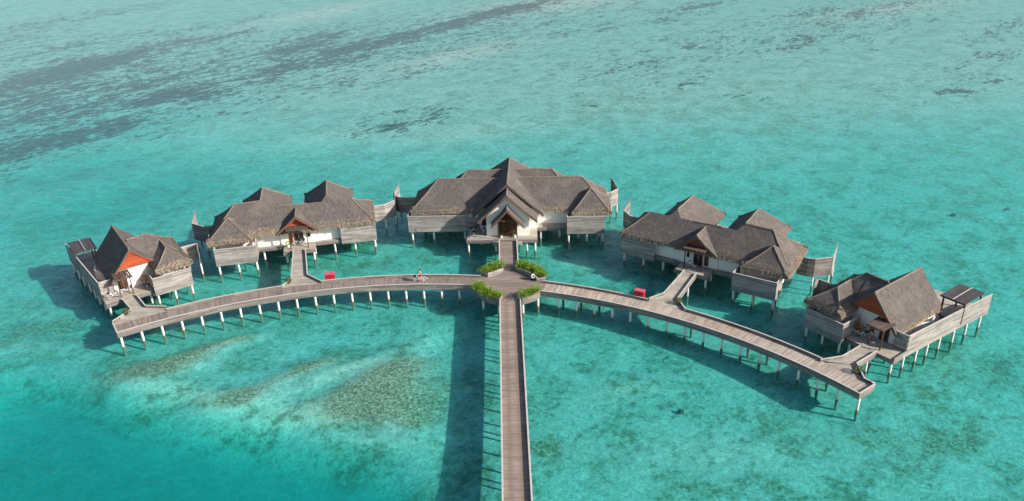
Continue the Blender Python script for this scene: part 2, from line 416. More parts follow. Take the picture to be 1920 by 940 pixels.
def slab(poly, parent, z0=1.53, z1=1.98, name='deck', mat='deck_villa'):
    return MB().prism(poly, z0, z1).build(name, mat, parent)
def rect(x0, x1, y0, y1): return [(x0, y0), (x1, y0), (x1, y1), (x0, y1)]

# soft patches on the seabed: centre x, y, long axis x, y, short axis x, y, strength (metres)
BL_GRASS = [[-108.2,202.8,27.9,29.7,20.4,-39.3,0.5],[-61.5,228.5,35.7,28.3,9.0,-32.5,0.46],[-6.2,253.4,55.1,42.9,1.9,-33.0,0.42],[85.4,237.8,71.2,36.7,-8.7,-29.7,0.36],[101.5,183.9,30.5,10.2,-13.2,-29.3,0.16],[-20.4,165.3,12.0,2.9,1.1,-8.8,0.22],[-96.7,157.4,7.6,8.9,4.0,-6.7,1.0],[-87.9,166.1,6.8,8.1,2.2,-4.1,0.9],[-104.2,178.9,9.4,11.0,3.1,-5.4,0.75],[-80.9,170.6,5.1,4.5,1.7,-3.6,0.6],[-123.6,209.8,9.7,14.6,5.3,-9.1,0.8],[-110.8,224.0,10.8,13.4,4.5,-9.2,0.85],[-111.8,194.1,12.6,12.3,2.5,-4.5,0.6],[-129.3,248.4,12.7,15.9,4.2,-8.4,0.6],[-105.1,235.0,8.9,8.9,2.8,-6.4,0.55],[-148.8,262.1,10.3,13.8,5.9,-10.7,0.55],[-161.3,279.8,10.7,11.0,4.8,-8.7,0.5],[-83.9,255.2,6.4,6.4,1.5,-4.5,0.9],[-99.9,269.3,8.2,6.8,2.1,-5.7,0.5],[-76.3,194.0,5.9,5.7,1.6,-4.1,0.9],[-69.7,191.0,4.8,2.9,1.1,-3.1,1],[-84.8,186.5,7.4,6.8,1.7,-3.8,0.7],[-57.5,237.2,6.6,5.6,1.3,-5.2,0.8],[-53.9,250.3,8.4,7.5,1.2,-5.0,0.6],[-56.7,213.5,5.7,5.8,1.4,-4.8,0.85],[-42.0,234.8,9.3,10.6,1.1,-5.1,0.8],[-42.5,219.8,6.4,4.9,0.8,-4.0,0.6],[-28.1,246.1,10.4,10.0,0.8,-5.5,0.8],[-11.5,266.1,11.9,11.6,0.5,-6.4,0.9],[2.2,281.0,13.0,10.8,0.2,-7.0,0.95],[13.3,291.2,11.8,9.9,-0.1,-5.7,0.8],[-26.5,161.5,5.5,1.4,0.6,-3.7,0.62],[-20.2,163.5,3.8,0.6,0.3,-2.4,0.55],[-13.5,170.6,2.6,1.9,0.4,-3.3,0.7],[-23.3,171.8,2.2,0.5,0.3,-1.9,0.6],[-18.9,205.5,5.2,3.5,0.3,-2.5,0.6],[-35.9,198.9,2.5,0.6,0.4,-2.4,0.7],[61.0,274.4,10.0,5.5,-0.9,-5.1,0.8],[52.8,258.7,11.7,7.9,-0.7,-4.6,0.6],[71.5,281.8,8.0,3.3,-0.8,-3.6,0.7],[98.7,262.9,10.9,6.8,-1.7,-5.5,0.6],[106.5,253.1,13.8,5.8,-2.1,-5.9,0.55],[130.3,270.2,15.2,6.5,-2.1,-5.0,0.5],[81.1,225.0,10.0,3.6,-1.1,-3.6,0.5],[75.5,216.5,6.5,2.6,-0.8,-2.8,0.6],[95.5,210.5,1.5,0.3,-0.6,-1.6,1.2],[92.9,171.7,1.9,0.2,-0.5,-1.1,1.3],[98.4,172.2,1.6,-1.4,-1.0,-1.9,1.4],[50.4,220.4,2.3,0.2,-0.3,-1.8,1.0],[119.8,202.3,4.8,1.5,-1.5,-3.0,0.9],[138.4,228.8,11.2,6.6,-4.1,-8.4,0.7],[122.8,198.1,5.3,2.4,-1.2,-2.4,0.6],[109.9,179.2,5.3,1.0,-0.8,-1.6,0.6],[108.3,192.5,3.3,1.5,-1.0,-2.3,0.6],[16.8,179.9,1.2,0.3,-0.1,-1.2,0.8],[17.8,171.7,2.3,0.5,-0.1,-1.1,0.5],[50.8,175.5,3.6,0.4,-0.5,-2.0,0.6],[56.9,172.7,2.3,0.1,-0.4,-1.5,0.6],[75.3,112.9,0.6,-0.1,-0.3,-0.6,1.6],[-85.6,279.3,8.4,9.1,1.6,-5.3,0.5],[-96.8,250.2,7.7,5.9,1.6,-4.3,0.6],[-88.4,202.6,6.8,7.0,1.7,-3.9,0.6],[31.2,201.0,8.6,4.0,-0.3,-2.9,0.4],[37.1,183.6,9.6,5.0,-0.5,-4.1,0.4],[28.6,247.5,6.8,3.3,-0.3,-3.6,0.5],[-147.2,299.3,12.7,15.4,3.8,-7.9,0.5],[-131.1,311.0,13.4,12.2,3.1,-7.5,0.5],[17.4,77.5,0.2,-0.0,-0.1,-0.3,1.8]]
BL_RUBBLE_SHADE = [[-13.8,71.7,8.4,1.4,1.0,-5.3,0.45],[-37.1,79.2,10.3,2.6,1.7,-4.1,0.35],[-14.1,126.7,36.5,-3.4,0.8,-10.6,0.0],[0.5,105.8,9.1,-0.8,-0.1,-3.6,0.5],[3.2,97.6,34.9,-2.7,-0.1,-1.5,0.0],[-29.4,103.3,9.6,0.8,0.7,-2.9,0.5],[26.4,95.8,6.4,-4.8,-1.1,-3.0,0.55],[-46.0,95.6,4.1,2.6,1.2,-2.5,0.5],[36.7,79.6,3.9,-2.5,-1.0,-2.1,0.5],[-28.3,73.4,4.1,2.1,0.6,-1.3,1.0],[-24.0,77.3,3.8,2.5,0.5,-1.2,0.95],[-30.9,72.3,3.3,0.5,0.5,-1.3,0.8],[-21.1,78.1,2.9,0.9,0.3,-0.9,0.6],[-14.1,74.6,3.9,1.7,0.7,-2.4,1.15],[-15.3,70.9,3.8,1.2,0.5,-1.9,1.1],[-12.0,77.5,3.5,1.0,0.3,-1.6,1.0],[-10.0,67.9,3.2,0.7,0.4,-2.0,1.0],[-16.9,70.1,2.7,0.4,0.4,-1.6,0.9],[-7.6,73.2,1.7,-0.1,0.2,-3.7,0.7],[-12.7,72.1,6.2,0.7,0.9,-5.3,0.75],[-35.2,82.9,3.8,2.3,0.5,-1.0,1.0],[-39.6,79.3,4.3,1.9,0.7,-1.5,0.8],[-42.9,78.5,3.3,0.8,0.8,-1.7,0.6],[-37.7,79.2,3.3,1.3,0.5,-1.1,0.7],[-31.8,84.4,2.8,1.5,0.3,-0.7,0.6],[-58.8,87.4,4.6,1.4,2.1,-3.6,0.7],[-57.2,91.0,4.4,2.3,1.5,-2.6,0.6],[-63.5,96.9,4.5,2.6,1.7,-2.8,0.45],[-69.7,125.2,5.4,6.2,1.9,-3.3,0.4],[-74.7,119.5,5.5,2.7,2.1,-3.6,0.4],[-67.4,106.4,4.8,1.3,2.2,-4.0,0.4],[16.1,128.4,8.3,1.6,-0.2,-3.2,0.35],[29.3,172.3,17.4,5.8,-1.2,-10.1,0.6],[41.7,161.5,16.6,4.5,-1.4,-7.2,0.5],[6.0,164.0,18.7,8.9,0.1,-8.0,0.4],[41.9,202.0,17.9,8.2,-1.2,-7.7,0.4],[67.6,184.0,23.2,9.0,-2.3,-8.2,0.45],[65.0,157.0,19.1,4.7,-2.8,-8.7,0.4],[48.0,149.2,14.7,1.5,-1.5,-5.8,0.35],[76.5,122.5,5.6,0.8,-2.2,-4.6,0.35],[78.5,137.2,13.7,4.1,-3.2,-7.4,0.35],[-20.5,228.3,20.7,16.6,1.2,-9.5,0.4],[21.7,210.3,15.1,9.2,-0.4,-7.3,0.35],[-5.2,180.6,11.0,7.2,0.4,-5.6,0.4],[-45.9,181.6,8.6,5.6,1.5,-5.6,0.3],[27.1,64.9,4.8,0.2,-0.5,-1.7,0.6],[25.5,66.6,2.9,-1.0,-0.5,-1.1,0.7],[31.4,62.2,5.8,0.4,-0.7,-2.1,0.5],[13.2,61.0,8.2,0.3,-0.4,-2.9,0.5],[4.8,63.0,4.2,0.5,0.0,-1.8,0.7],[1.7,63.1,3.1,0.6,0.1,-1.5,0.6],[8.8,71.2,5.3,1.6,0.0,-1.6,0.5],[37.0,61.1,7.7,1.1,-1.5,-4.2,0.75],[49.0,72.5,8.3,1.5,-1.9,-4.5,0.6],[24.2,74.1,3.1,-1.2,-0.3,-1.0,0.5],[45.2,62.2,5.9,1.3,-1.2,-2.9,0.6],[16.8,56.5,5.8,0.1,-0.4,-2.0,0.6],[50.1,83.4,6.4,1.3,-0.8,-2.1,0.35],[6.6,86.5,5.3,0.9,-0.0,-3.6,0.4],[-31.4,93.1,4.6,1.0,0.8,-2.7,0.35],[-34.9,90.7,3.9,0.8,0.7,-2.1,0.4],[26.4,90.2,3.6,-1.6,-0.6,-1.8,0.4],[-5.2,92.6,3.4,-0.3,0.1,-2.7,0.5],[-13.2,105.3,4.5,0.3,0.4,-3.3,0.5],[17.8,99.5,3.3,-1.8,-0.5,-2.1,0.4]]  # rubble, plus patches under the villas that paint their shade on the bed
BL_SAND = [[-22.3,69.5,9.3,1.2,0.6,-2.3,0.9],[-36.6,74.1,9.3,-2.5,0.6,-2.4,0.9],[-19.1,76.9,6.2,3.9,0.4,-1.0,0.8],[-8.8,82.8,4.4,2.0,0.7,-3.3,0.5],[-14.0,64.8,6.9,-1.5,0.1,-1.1,0.6],[-6.1,65.2,2.1,-0.1,0.1,-1.6,0.5],[-40.0,72.4,4.4,-1.2,0.3,-1.1,0.5],[14.8,117.6,13.5,0.8,-0.4,-4.7,0.3],[-64.4,161.8,19.1,11.9,3.3,-8.4,0.45],[-40.5,156.0,18.4,4.4,1.8,-7.4,0.45],[-10.0,155.7,17.0,4.6,0.5,-6.2,0.35],[9.9,100.2,4.1,-2.5,-0.4,-2.1,0.5],[8.4,91.5,4.4,-2.5,-0.3,-1.5,0.4],[47.5,137.8,11.9,1.5,-1.2,-4.6,0.3],[30.4,71.8,3.2,-2.1,-0.6,-1.2,0.5],[12.3,72.0,4.7,0.7,-0.1,-1.8,0.4],[19.2,80.8,5.6,-4.7,-0.6,-1.4,0.45],[19.4,61.4,8.0,-0.5,-0.7,-2.9,0.35],[20.7,291.7,39.1,13.0,-1.0,-18.4,0.5],[-61.0,288.1,26.6,25.0,2.8,-12.7,0.4],[-11.4,220.9,20.6,15.7,0.7,-7.9,0.4],[125.1,262.2,33.0,11.9,-4.5,-10.8,0.4]]
BL_DEEP = [[-52.1,61.6,37.0,-9.2,4.5,-9.8,1.25],[-36.1,60.8,21.9,-5.3,1.8,-6.1,1.0],[-19.4,55.8,12.0,-2.5,0.5,-3.7,0.9],[-51.7,73.1,8.0,-1.4,2.1,-4.6,0.55],[-67.1,129.4,12.6,8.3,4.4,-8.7,0.35],[-81.8,145.7,11.0,7.4,2.9,-5.5,0.3]]

# ---------------------------------------------------------------- sea: seabed, water
def blob(X, Y, L):
    a = np.zeros_like(X)
    for cx, cy, ax, ay, bx, by, s in L:
        det = ax * by - ay * bx; dx, dy = X - cx, Y - cy
        u = (dx * by - dy * bx) / det; v = (dy * ax - dx * ay) / det
        a += s * np.exp(-(u * u + v * v) * 0.9)
    return a
def lin(a, b, n): return list(np.linspace(a, b, n, endpoint=False))
gx = [-4000, -2400, -1400, -900, -600, -450] + lin(-340, -140, 60) + lin(-140, 110, 230) + lin(110, 260, 50) + [260, 330, 450, 600, 900, 1400, 2400, 4000]
gy = [-3000, -1500, -700, -300, -100, -30, 0, 20] + lin(35, 180, 150) + lin(180, 420, 110) + [420, 470, 560, 700, 900, 1400, 2600, 5000]
XX, YY = np.meshgrid(np.array(gx), np.array(gy))
aG = blob(XX, YY, BL_GRASS); aR = blob(XX, YY, BL_RUBBLE_SHADE); aS = blob(XX, YY, BL_SAND); aD = np.clip(blob(XX, YY, BL_DEEP), 0, 1.3)
near = 1 / (1 + np.exp((YY - 118) / 12.0)) * 1 / (1 + np.exp(-(XX + 58) / 10.0))        # the flat round the villas
far = 1 / (1 + np.exp(-(YY - 148 - 28 / (1 + np.exp((XX + 45) / 12.0))) / 10.0))
calm = 1 - 0.85 * np.exp(-((XX + 3.5) / 7.0) ** 4) * (YY < 100)          # level bed along the jetty
aD *= calm
ZZ = -1.15 + 0.75 * far - 2.9 * aD + 0.5 * calm * np.clip(aS + 0.9 * aR * (YY < 86) * (XX < 0), 0, 1.3) - 0.10 * np.clip(near, 0, 1)
ny, nx = XX.shape
me = bpy.data.meshes.new('seabed')
vv = np.stack([XX, YY, ZZ], -1).reshape(-1, 3)
idx = np.arange(nx * ny).reshape(ny, nx)
ff = np.stack([idx[:-1, :-1], idx[:-1, 1:], idx[1:, 1:], idx[1:, :-1]], -1).reshape(-1, 4)
me.from_pydata(vv.tolist(), [], ff.tolist())
for nm, ar in (('grass', aG), ('rubble_shade', aR), ('sand', aS), ('deep', aD), ('near', near)):
    at = me.attributes.new(nm, 'FLOAT', 'POINT'); at.data.foreach_set('value', np.clip(ar, 0, 2).astype(np.float32).ravel())
for p in me.polygons: p.use_smooth = True
sb = bpy.data.objects.new('seabed', me); COL.objects.link(sb); sb['kind'] = 'structure'

t = NT('seabed_sand_and_weed'); p = t.pos()
A = lambda n: t.n('ShaderNodeAttribute', attribute_name=n).outputs['Fac']
g, rb, sa, dp, nr = A('grass'), A('rubble_shade'), A('sand'), A('deep'), A('near')
al = t.mapv(p, (1, 1, 1), R(45))                       # streaks of weed run away to the right
str1 = t.noise(t.mapv(al, (0.30, 0.095, 0)), 1.0, 6, 0.62, 0.3)
str2 = t.noise(t.mapv(al, (1.1, 0.36, 0)), 1.0, 6, 0.68, 0.4)
med = t.noise(p, 0.22, 6, 0.62, 0.3); fin = t.noise(p, 0.9, 6, 0.7, 0.4); tiny = t.noise(p, 3.0, 6, 0.8)
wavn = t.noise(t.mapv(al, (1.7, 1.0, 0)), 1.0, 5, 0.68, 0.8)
sandc = t.mix(t.ss(med, 0.38, 0.62), (0.50, 0.47, 0.43), (0.38, 0.40, 0.34))
sandc = t.mix(t.math('MULTIPLY', t.ss(sa, 0.1, 1.0), 0.8), sandc, (0.74, 0.67, 0.55))
# turf speckle on the shallow flat, stronger near villas to paint in their shade
sp = t.ss(t.math('ADD', fin, t.math('MULTIPLY', t.math('SUBTRACT', med, 0.5), 0.9)), 0.50, 0.68)
c = t.mix(t.math('MULTIPLY', sp, t.math('ADD', 0.16, t.math('MULTIPLY', nr, 0.55))), sandc, (0.10, 0.15, 0.075))
rr = t.ss(t.math('ADD', t.math('ADD', t.math('MULTIPLY', rb, 0.50), t.math('MULTIPLY', t.math('SUBTRACT', med, 0.5), 1.3)), t.math('ADD', t.math('MULTIPLY', t.math('SUBTRACT', fin, 0.5), 1.1), t.math('MULTIPLY', t.math('SUBTRACT', tiny, 0.5), 1.1))), 0.10, 0.78)
c = t.mix(t.math('MULTIPLY', rr, 0.92), c, t.mix(t.ss(tiny, 0.4, 0.62), (0.17, 0.12, 0.07), (0.50, 0.40, 0.28)))
gs = t.ss(t.math('ADD', t.math('MULTIPLY', g, 0.42), t.math('ADD', t.math('MULTIPLY', t.math('SUBTRACT', str1, 0.5), 1.5), t.math('ADD', t.math('MULTIPLY', t.math('SUBTRACT', str2, 0.5), 2.4), t.math('MULTIPLY', t.math('SUBTRACT', fin, 0.5), 1.4)))), 0.25, 0.40)
gs = t.math('MULTIPLY', gs, t.ss(g, 0.06, 0.22))
c = t.mix(t.math('MULTIPLY', gs, 0.95), c, t.mix(t.ss(fin, 0.4, 0.6), (0.02, 0.022, 0.018), (0.07, 0.065, 0.052)))
bg_ = t.ss(t.math('ADD', str1, t.math('MULTIPLY', t.math('SUBTRACT', str2, 0.5), 0.5)), 0.56, 0.74)   # faint open-lagoon bands
c = t.mix(t.math('MULTIPLY', bg_, 0.5), c, (0.13, 0.125, 0.095))
k = t.math('ADD', t.math('MULTIPLY', wavn, 1.25), t.math('ADD', -0.60, t.math('MULTIPLY', tiny, 2.0)))  # sand ripple mottling, also paints wave-focused light veins into the bed colour
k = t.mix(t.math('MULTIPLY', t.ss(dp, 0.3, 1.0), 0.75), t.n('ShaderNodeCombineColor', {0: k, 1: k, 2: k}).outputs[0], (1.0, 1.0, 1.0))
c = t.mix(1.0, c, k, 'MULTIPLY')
c = t.mix(t.ss(dp, 0.35, 1.0), c, t.mix(t.math('MULTIPLY', t.ss(med, 0.4, 0.65), 0.3), (0.47, 0.455, 0.50), (0.38, 0.385, 0.42)))
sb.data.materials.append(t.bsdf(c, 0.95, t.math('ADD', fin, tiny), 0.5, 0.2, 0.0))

w = MB().box(-3900, 3900, -2900, 4900, -14, 0)
t = NT('lagoon_water'); p = t.pos()
wv = t.mapv(p, (1, 1, 1), R(20))
rip = t.math('ADD', t.math('MULTIPLY', t.noise(t.mapv(wv, (0.35, 0.6, 1)), 1.0, 5, 0.6, 0.5), 1.0), t.math('MULTIPLY', t.noise(t.mapv(wv, (1.5, 2.6, 1)), 1.0, 4, 0.65, 0.8), 0.42))
bp = t.n('ShaderNodeBump', {'Height': rip, 'Strength': 1.0, 'Distance': 0.15})
geo = t.n('ShaderNodeNewGeometry')
cosv = t.math('ABSOLUTE', t.n('ShaderNodeVectorMath', {0: bp.outputs[0], 1: geo.outputs['Incoming']}, operation='DOT_PRODUCT').outputs['Value'])
fr = t.math('ADD', 0.02, t.math('MULTIPLY', 0.98, t.math('POWER', t.math('SUBTRACT', 1.0, cosv, clamp=True), 5.0)))   # Schlick, the same from above and below
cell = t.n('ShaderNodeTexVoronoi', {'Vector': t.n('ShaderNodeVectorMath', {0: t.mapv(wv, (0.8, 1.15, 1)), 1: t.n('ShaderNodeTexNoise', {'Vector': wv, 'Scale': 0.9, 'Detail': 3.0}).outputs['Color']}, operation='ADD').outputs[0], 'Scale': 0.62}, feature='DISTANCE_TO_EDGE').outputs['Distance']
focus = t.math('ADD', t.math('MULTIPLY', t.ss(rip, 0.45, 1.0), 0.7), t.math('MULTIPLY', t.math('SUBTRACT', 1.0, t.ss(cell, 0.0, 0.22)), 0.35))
tint = t.mix(focus, (0.76, 0.83, 0.84), (1.0, 1.0, 1.0))  # sunlight focused by waves, imitated as a tint pattern on the surface
tr = t.n('ShaderNodeBsdfTransparent', {'Color': tint}); gl = t.n('ShaderNodeBsdfGlossy', {'Color': (1, 1, 1, 1), 'Roughness': 0.12, 'Normal': bp.outputs[0]})
mx = t.n('ShaderNodeMixShader', {0: t.math('MULTIPLY', fr, 0.9), 1: tr.outputs[0], 2: gl.outputs[0]})
t.t.links.new(mx.outputs[0], t.o.inputs[0])
va = t.n('ShaderNodeVolumeAbsorption', {'Color': (0.17, 0.985, 0.966, 1), 'Density': 0.52})
vsn = t.n('ShaderNodeVolumeScatter', {'Color': (0.12, 0.97, 1.0, 1), 'Density': 0.07, 'Anisotropy': 0.3}); ad = t.n('ShaderNodeAddShader', {0: va.outputs[0], 1: vsn.outputs[0]})
t.t.links.new(ad.outputs[0], t.o.inputs['Volume'])
MAT['water'] = t.m
wo = w.build('water', 'water'); wo['kind'] = 'structure'

# ---------------------------------------------------------------- boardwalks
CX, CY, RN, RF = -14.36, 32.61, 58.05, 60.45
def arc(a0, a1, r, n): return [(CX + r * math.sin(R(a0 + (a1 - a0) * i / n)), CY + r * math.cos(R(a0 + (a1 - a0) * i / n))) for i in range(n + 1)]
def ang(x, y): return math.degrees(math.atan2(x - CX, y - CY))
def arc_deck(parent, a0, a1, gaps, mat, endcap):
    n = int(abs(a1 - a0) * 1.0)
    mid = arc(a0, a1, (RN + RF) / 2, n); h = (RF - RN) / 2
    MB().sweep(mid, -h, h, 1.80, 1.98).build('deck', mat, parent)
    for r0 in (RN + 0.35, RF - 0.35):
        MB().sweep(arc(a0, a1, r0, n), -.09, .09, 1.50, 1.79).build('beam', 'beam', parent)
    segs = [(RN - .05, a0, a1)]
    cur = a0; lo, hi = min(a0, a1), max(a0, a1)
    for g0, g1 in sorted(gaps): segs.append((RF + .05, cur, g0)); cur = g1
    segs.append((RF + .05, cur, a1))
    for r0, s0, s1 in segs:
        q = arc(s0, s1, r0, max(2, int(abs(s1 - s0) * 1.0)))
        f = MB().sweep(q, -.035, .035, 1.53, 2.28).build('fascia', 'fascia', parent)
        MB().sweep(q, -.075, .075, 2.283, 2.33).build('rail', 'rail', parent)
    # boards under the openings
    for g0, g1 in gaps: MB().sweep(arc(g0, g1, RF + .02, max(2, int((g1 - g0)))), -.02, .02, 1.53, 1.97).build('fascia', 'fascia', parent)
    if endcap is not None:
        q = arc(endcap, endcap, RN - .08, 1)[:1] + arc(endcap, endcap, RF + .08, 1)[:1]
        MB().sweep(q, -.035, .035, 1.53, 2.28).build('fascia', 'fascia', parent); MB().sweep(q, -.075, .075, 2.286, 2.333).build('rail', 'rail', parent)
def arc_stilts(parent, angs):
    for a in angs:
        for r0 in ((RN + .22, RF - .25) if rnd.random() < .22 else (RN + .22,)):
            x, y = arc(a, a, r0, 1)[0]
            stilts(parent, [(x, y)], 1.52, 0.14)
        q0 = arc(a, a, RN + .1, 1)[0]; q1 = arc(a, a, RF - .1, 1)[0]
        MB().bar((*q0, 1.42), (*q1, 1.42), .14, .16).build('cross_beam', 'beam', parent)

V2L, V2R = (-27.69, 93.02), (-25.95, 94.71)
lw = thing('curved_boardwalk', 'long grey boardwalk curving left from the planted crossing to the left-hand villas', 'boardwalk', group='curved boardwalk arms')
arc_deck(lw, -32.15, 10.25, [(ang(-46.85, 84.4), ang(-41.6, 87.3)), (ang(-28.6, 91.5), ang(-23.7, 92.4))], 'deck', -32.15)
arc_stilts(lw, [-31.9 + 2.213 * i for i in range(19)])
rw = thing('curved_boardwalk', 'long curving boardwalk right of the crossing, paler with rusty stains at its far right end', 'boardwalk', group='curved boardwalk arms')
arc_deck(rw, 17.8, 55.85, [(ang(16.4, 85.0), ang(20.2, 82.2)), (ang(32.0, 71.2), ang(35.6, 66.9))], 'deck_pale', 55.85)
arc_stilts(rw, [55.75 - 2.213 * i for i in range(17)])

# main jetty: straight in from the camera side
mj = thing('jetty', 'straight wooden jetty leading in from the bottom edge up to the planted crossing', 'jetty', group='straight jetties')
def straight(parent, x, y0, y1, hw, mat):
    MB().sweep([(x, y0 + (y1 - y0) * i / 20) for i in range(21)], -hw, hw, 1.80, 1.976).build('deck', mat, parent)
    for sx in (-1, 1):
        MB().box(x + sx * hw * .7 - .09, x + sx * hw * .7 + .09, y0, y1, 1.50, 1.79).build('beam', 'beam', parent)
        MB().sweep([(x + sx * (hw + .04), y0), (x + sx * (hw + .04), y1)], -.035, .035, 1.53, 2.28).build('fascia', 'fascia', parent)
        MB().sweep([(x + sx * (hw + .05), y0), (x + sx * (hw + .05), y1)], -.08, .08, 2.283, 2.33).build('rail', 'rail', parent)
straight(mj, 0, 8, 86.1, 1.17, 'deck_main')
for i in range(27):
    y = 84.4 - 2.25 * i
    stilts(mj, [(-0.95, y), (0.95, y)] if i % 3 == 0 else [(-0.95, y)], 1.5, .11)
uj = thing('jetty', 'short wooden jetty between the planted crossing and the largest middle villa', 'jetty', group='straight jetties')
straight(uj, 0, 94.35, 102.4, 1.15, 'deck')
for y in (96.5, 98.8, 101.0):
    stilts(uj, [(-0.95, y), (0.95, y)], 1.5, .13)

# round crossing with four planters
PC = (0.05, 90.2); PR = 4.4
def pt(a, r): return (PC[0] + r * math.cos(R(a)), PC[1] + r * math.sin(R(a)))
pz = thing('crossing_platform', 'round wooden platform where the straight jetty meets both curved boardwalks', 'platform', (0, 0, 0))
MB().prism([pt(a, PR) for a in range(0, 360, 6)], 1.80, 1.984).build('deck', 'deck', pz)
MB().prism([pt(a, PR - .1) for a in range(0, 360, 10)], 1.55, 1.79).build('beam', 'beam', pz)
stilts(pz, [(-3.3, 87.7), (-1.38, 86.4), (1.5, 86.3), (3.38, 87.8), (-3.2, 92.6), (3.3, 92.4), (-1.4, 94.0), (1.4, 94.0)], 1.54, .15)

def leaves(cen_fn, n, size, seed=1):
    rg = random.Random(seed); m = MB()
    for i in range(n):
        c, out_ = cen_fn(rg); c = Vector(c)
        d = (Vector(out_) + Vector((rg.uniform(-.8, .8), rg.uniform(-.8, .8), rg.uniform(-.2, .9)))).normalized()
        a = d.cross(Vector((rg.uniform(-1, 1), rg.uniform(-1, 1), rg.uniform(-1, 1)))).normalized(); l = size * rg.uniform(.6, 1.35); w_ = l * rg.uniform(.28, .45)
        m.face([c, c + d * l * .5 + a * w_ * .5, c + d * l, c + d * l * .5 - a * w_ * .5])
    return m
def planter(a0, a1, label, hb, seed, rin=3.15):
    pl = thing('planter', label.replace('#', 'curved slatted planter'), 'planter', group='curved planters round the crossing')
    oa = [pt(a0 + (a1 - a0) * i / 10, PR + .04) for i in range(11)]; ia = [pt(a0 + (a1 - a0) * i / 10, rin + .25 * (1 - math.sin(math.pi * i / 10))) for i in range(11)]
    MB().prism(oa + ia[::-1], 1.988, 2.40).build('soil', 'soil', pl)
    loop = oa + ia[::-1]
    MB().sweep([pt(a0 + (a1 - a0) * i / 10, PR + .09) for i in range(11)], -.035, .035, 1.50, 2.52).build('outer_wall', 'fascia', pl)
    m = MB().sweep([oa[0]] + ia + [oa[-1]], -.04, .04, 1.985, 2.50); m.build('inner_wall', 'slats', pl)
    MB().sweep([ia[i] for i in range(11)], -.09, .09, 2.502, 2.55).build('rail', 'rail', pl)
    bush = thing('hedge', label.replace('#', 'bright green leafy hedge growing'), 'hedge', group='green hedges in the planters')
    # lumpy core mounds and leaves
    mounds = []
    rg = random.Random(seed)
    nn = int(abs(a1 - a0) / 4)
    for i in range(nn):
        a = a0 + (a1 - a0) * (i + .5) / nn
        for q in range(2):
            x, y = pt(a + rg.uniform(-3, 3), rg.uniform(rin + .45, PR - .05) if q else PR - .2 + rg.uniform(-.1, .35))
            mounds.append((x, y, 2.4 + rg.uniform(.05, .3), rg.uniform(.44, .64), hb * rg.uniform(.75, 1.4)))
    def cen(rg):
        mx_, my, mz, mr, mh = rg.choice(mounds); th_ = rg.uniform(0, 6.283); ph = math.acos(rg.uniform(-.1, 1)); k_ = rg.uniform(.72, 1.08)
        o = Vector((math.sin(ph) * math.cos(th_), math.sin(ph) * math.sin(th_), math.cos(ph)))
        return (mx_ + o.x * mr * k_, my + o.y * mr * k_, mz + o.z * mh * k_), o
    leaves(cen, 140 * len(mounds), .15, seed).build('foliage', 'leaf', bush)
    st = MB()
    for (x, y, z, rr_, hh) in mounds:
        for q in range(5): st.tube((x + rg.uniform(-.15, .15), y + rg.uniform(-.15, .15), 2.38), (x + rg.uniform(-.3, .3), y + rg.uniform(-.3, .3), z + hh * .5), .02, .012, 4)
    st.build('stem', 'darkwood', bush)
planter(104, 144, '# at the back left of the crossing beside the short jetty', .42, 11)
planter(8, 74, '# at the back right of the crossing beside the white ring', .48, 12)
planter(190, 253, '# at the front left of the crossing beside the long jetty', .46, 13)
planter(288, 323, '# at the front right of the crossing, the smallest', .40, 14)

# ---------------------------------------------------------------- villas
def porch_door(p, x0, x1, y, mat='door', z1=4.2):
    d = MB().box(x0, x1, y - .06, y, 1.985, z1).build('door', mat, p)
    MB().box(x0 - .09, x0, y - .09, y, 1.985, z1 + .1).box(x1, x1 + .09, y - .09, y, 1.985, z1 + .1).box(x0, x1, y - .09, y, z1 + .003, z1 + .1).build('frame', 'darkwood', d)
    MB().box((x0 + x1) / 2 - .02, (x0 + x1) / 2 + .02, y - .075, y - .061, 2.0, z1 - .02).box((x0 + x1) / 2 + .06, (x0 + x1) / 2 + .10, y - .11, y - .062, 2.95, 3.2).build('handle', 'metal', d)
    return d
def window(p, x0, x1, z0, z1, y):
    w_ = MB().box(x0 - .08, x1 + .08, y - .05, y - .002, z0 - .08, z1 + .08).build('window', 'darkwood', p)
    MB().box(x0, x1, y - .062, y - .051, z0, z1).build('pane', 'dark', w_)
def slat_roof(p, x0, x1, y0, y1, z, n, mat='canopy', name='canopy', pmat='darkwood', posts=(), zf=1.98, pw=.12):
    c = MB()
    c.box(x0, x1, y0, y0 + .1, z - .12, z + .06).box(x0, x1, y1 - .1, y1, z - .12, z + .06)
    for i in range(n):
        a = x0 + (x1 - x0) * i / n; c.box(a, a + (x1 - x0) / n * .80, y0 - .04, y1 + .04, z + .062, z + .11)
    o = c.build(name, mat, p)
    for (x, y) in posts: MB().box(x - pw / 2, x + pw / 2, y - pw / 2, y + pw / 2, zf + .002, z - .02).build('post', pmat, o)
    return o
def flower_pot(loc, label, leafm='leaf_dark', pot='whitep', h=.5, seed=3, r=.2, grp=None, name='potted_plant', n=160):
    o = thing(name, label, 'potted plant', loc, 0, grp)
    MB().tube((0, 0, 0), (0, 0, .36), r * .75, r, 14).build('pot', pot, o, mirror=False)
    def cen(rg):
        v = Vector((rg.gauss(0, 1), rg.gauss(0, 1), rg.gauss(0, 1))).normalized(); return (v.x * r * 1.15, v.y * r * 1.15, .36 + h * .5 + v.z * h * .45), v
    leaves(cen, n, .16, seed).build('foliage', leafm, o, mirror=False); return o
def world_pt(o, x, y, z):
    a = o.rotation_euler[2]; x *= MIR; return (o.location[0] + x * math.cos(a) - y * math.sin(a), o.location[1] + x * math.sin(a) + y * math.cos(a), z)

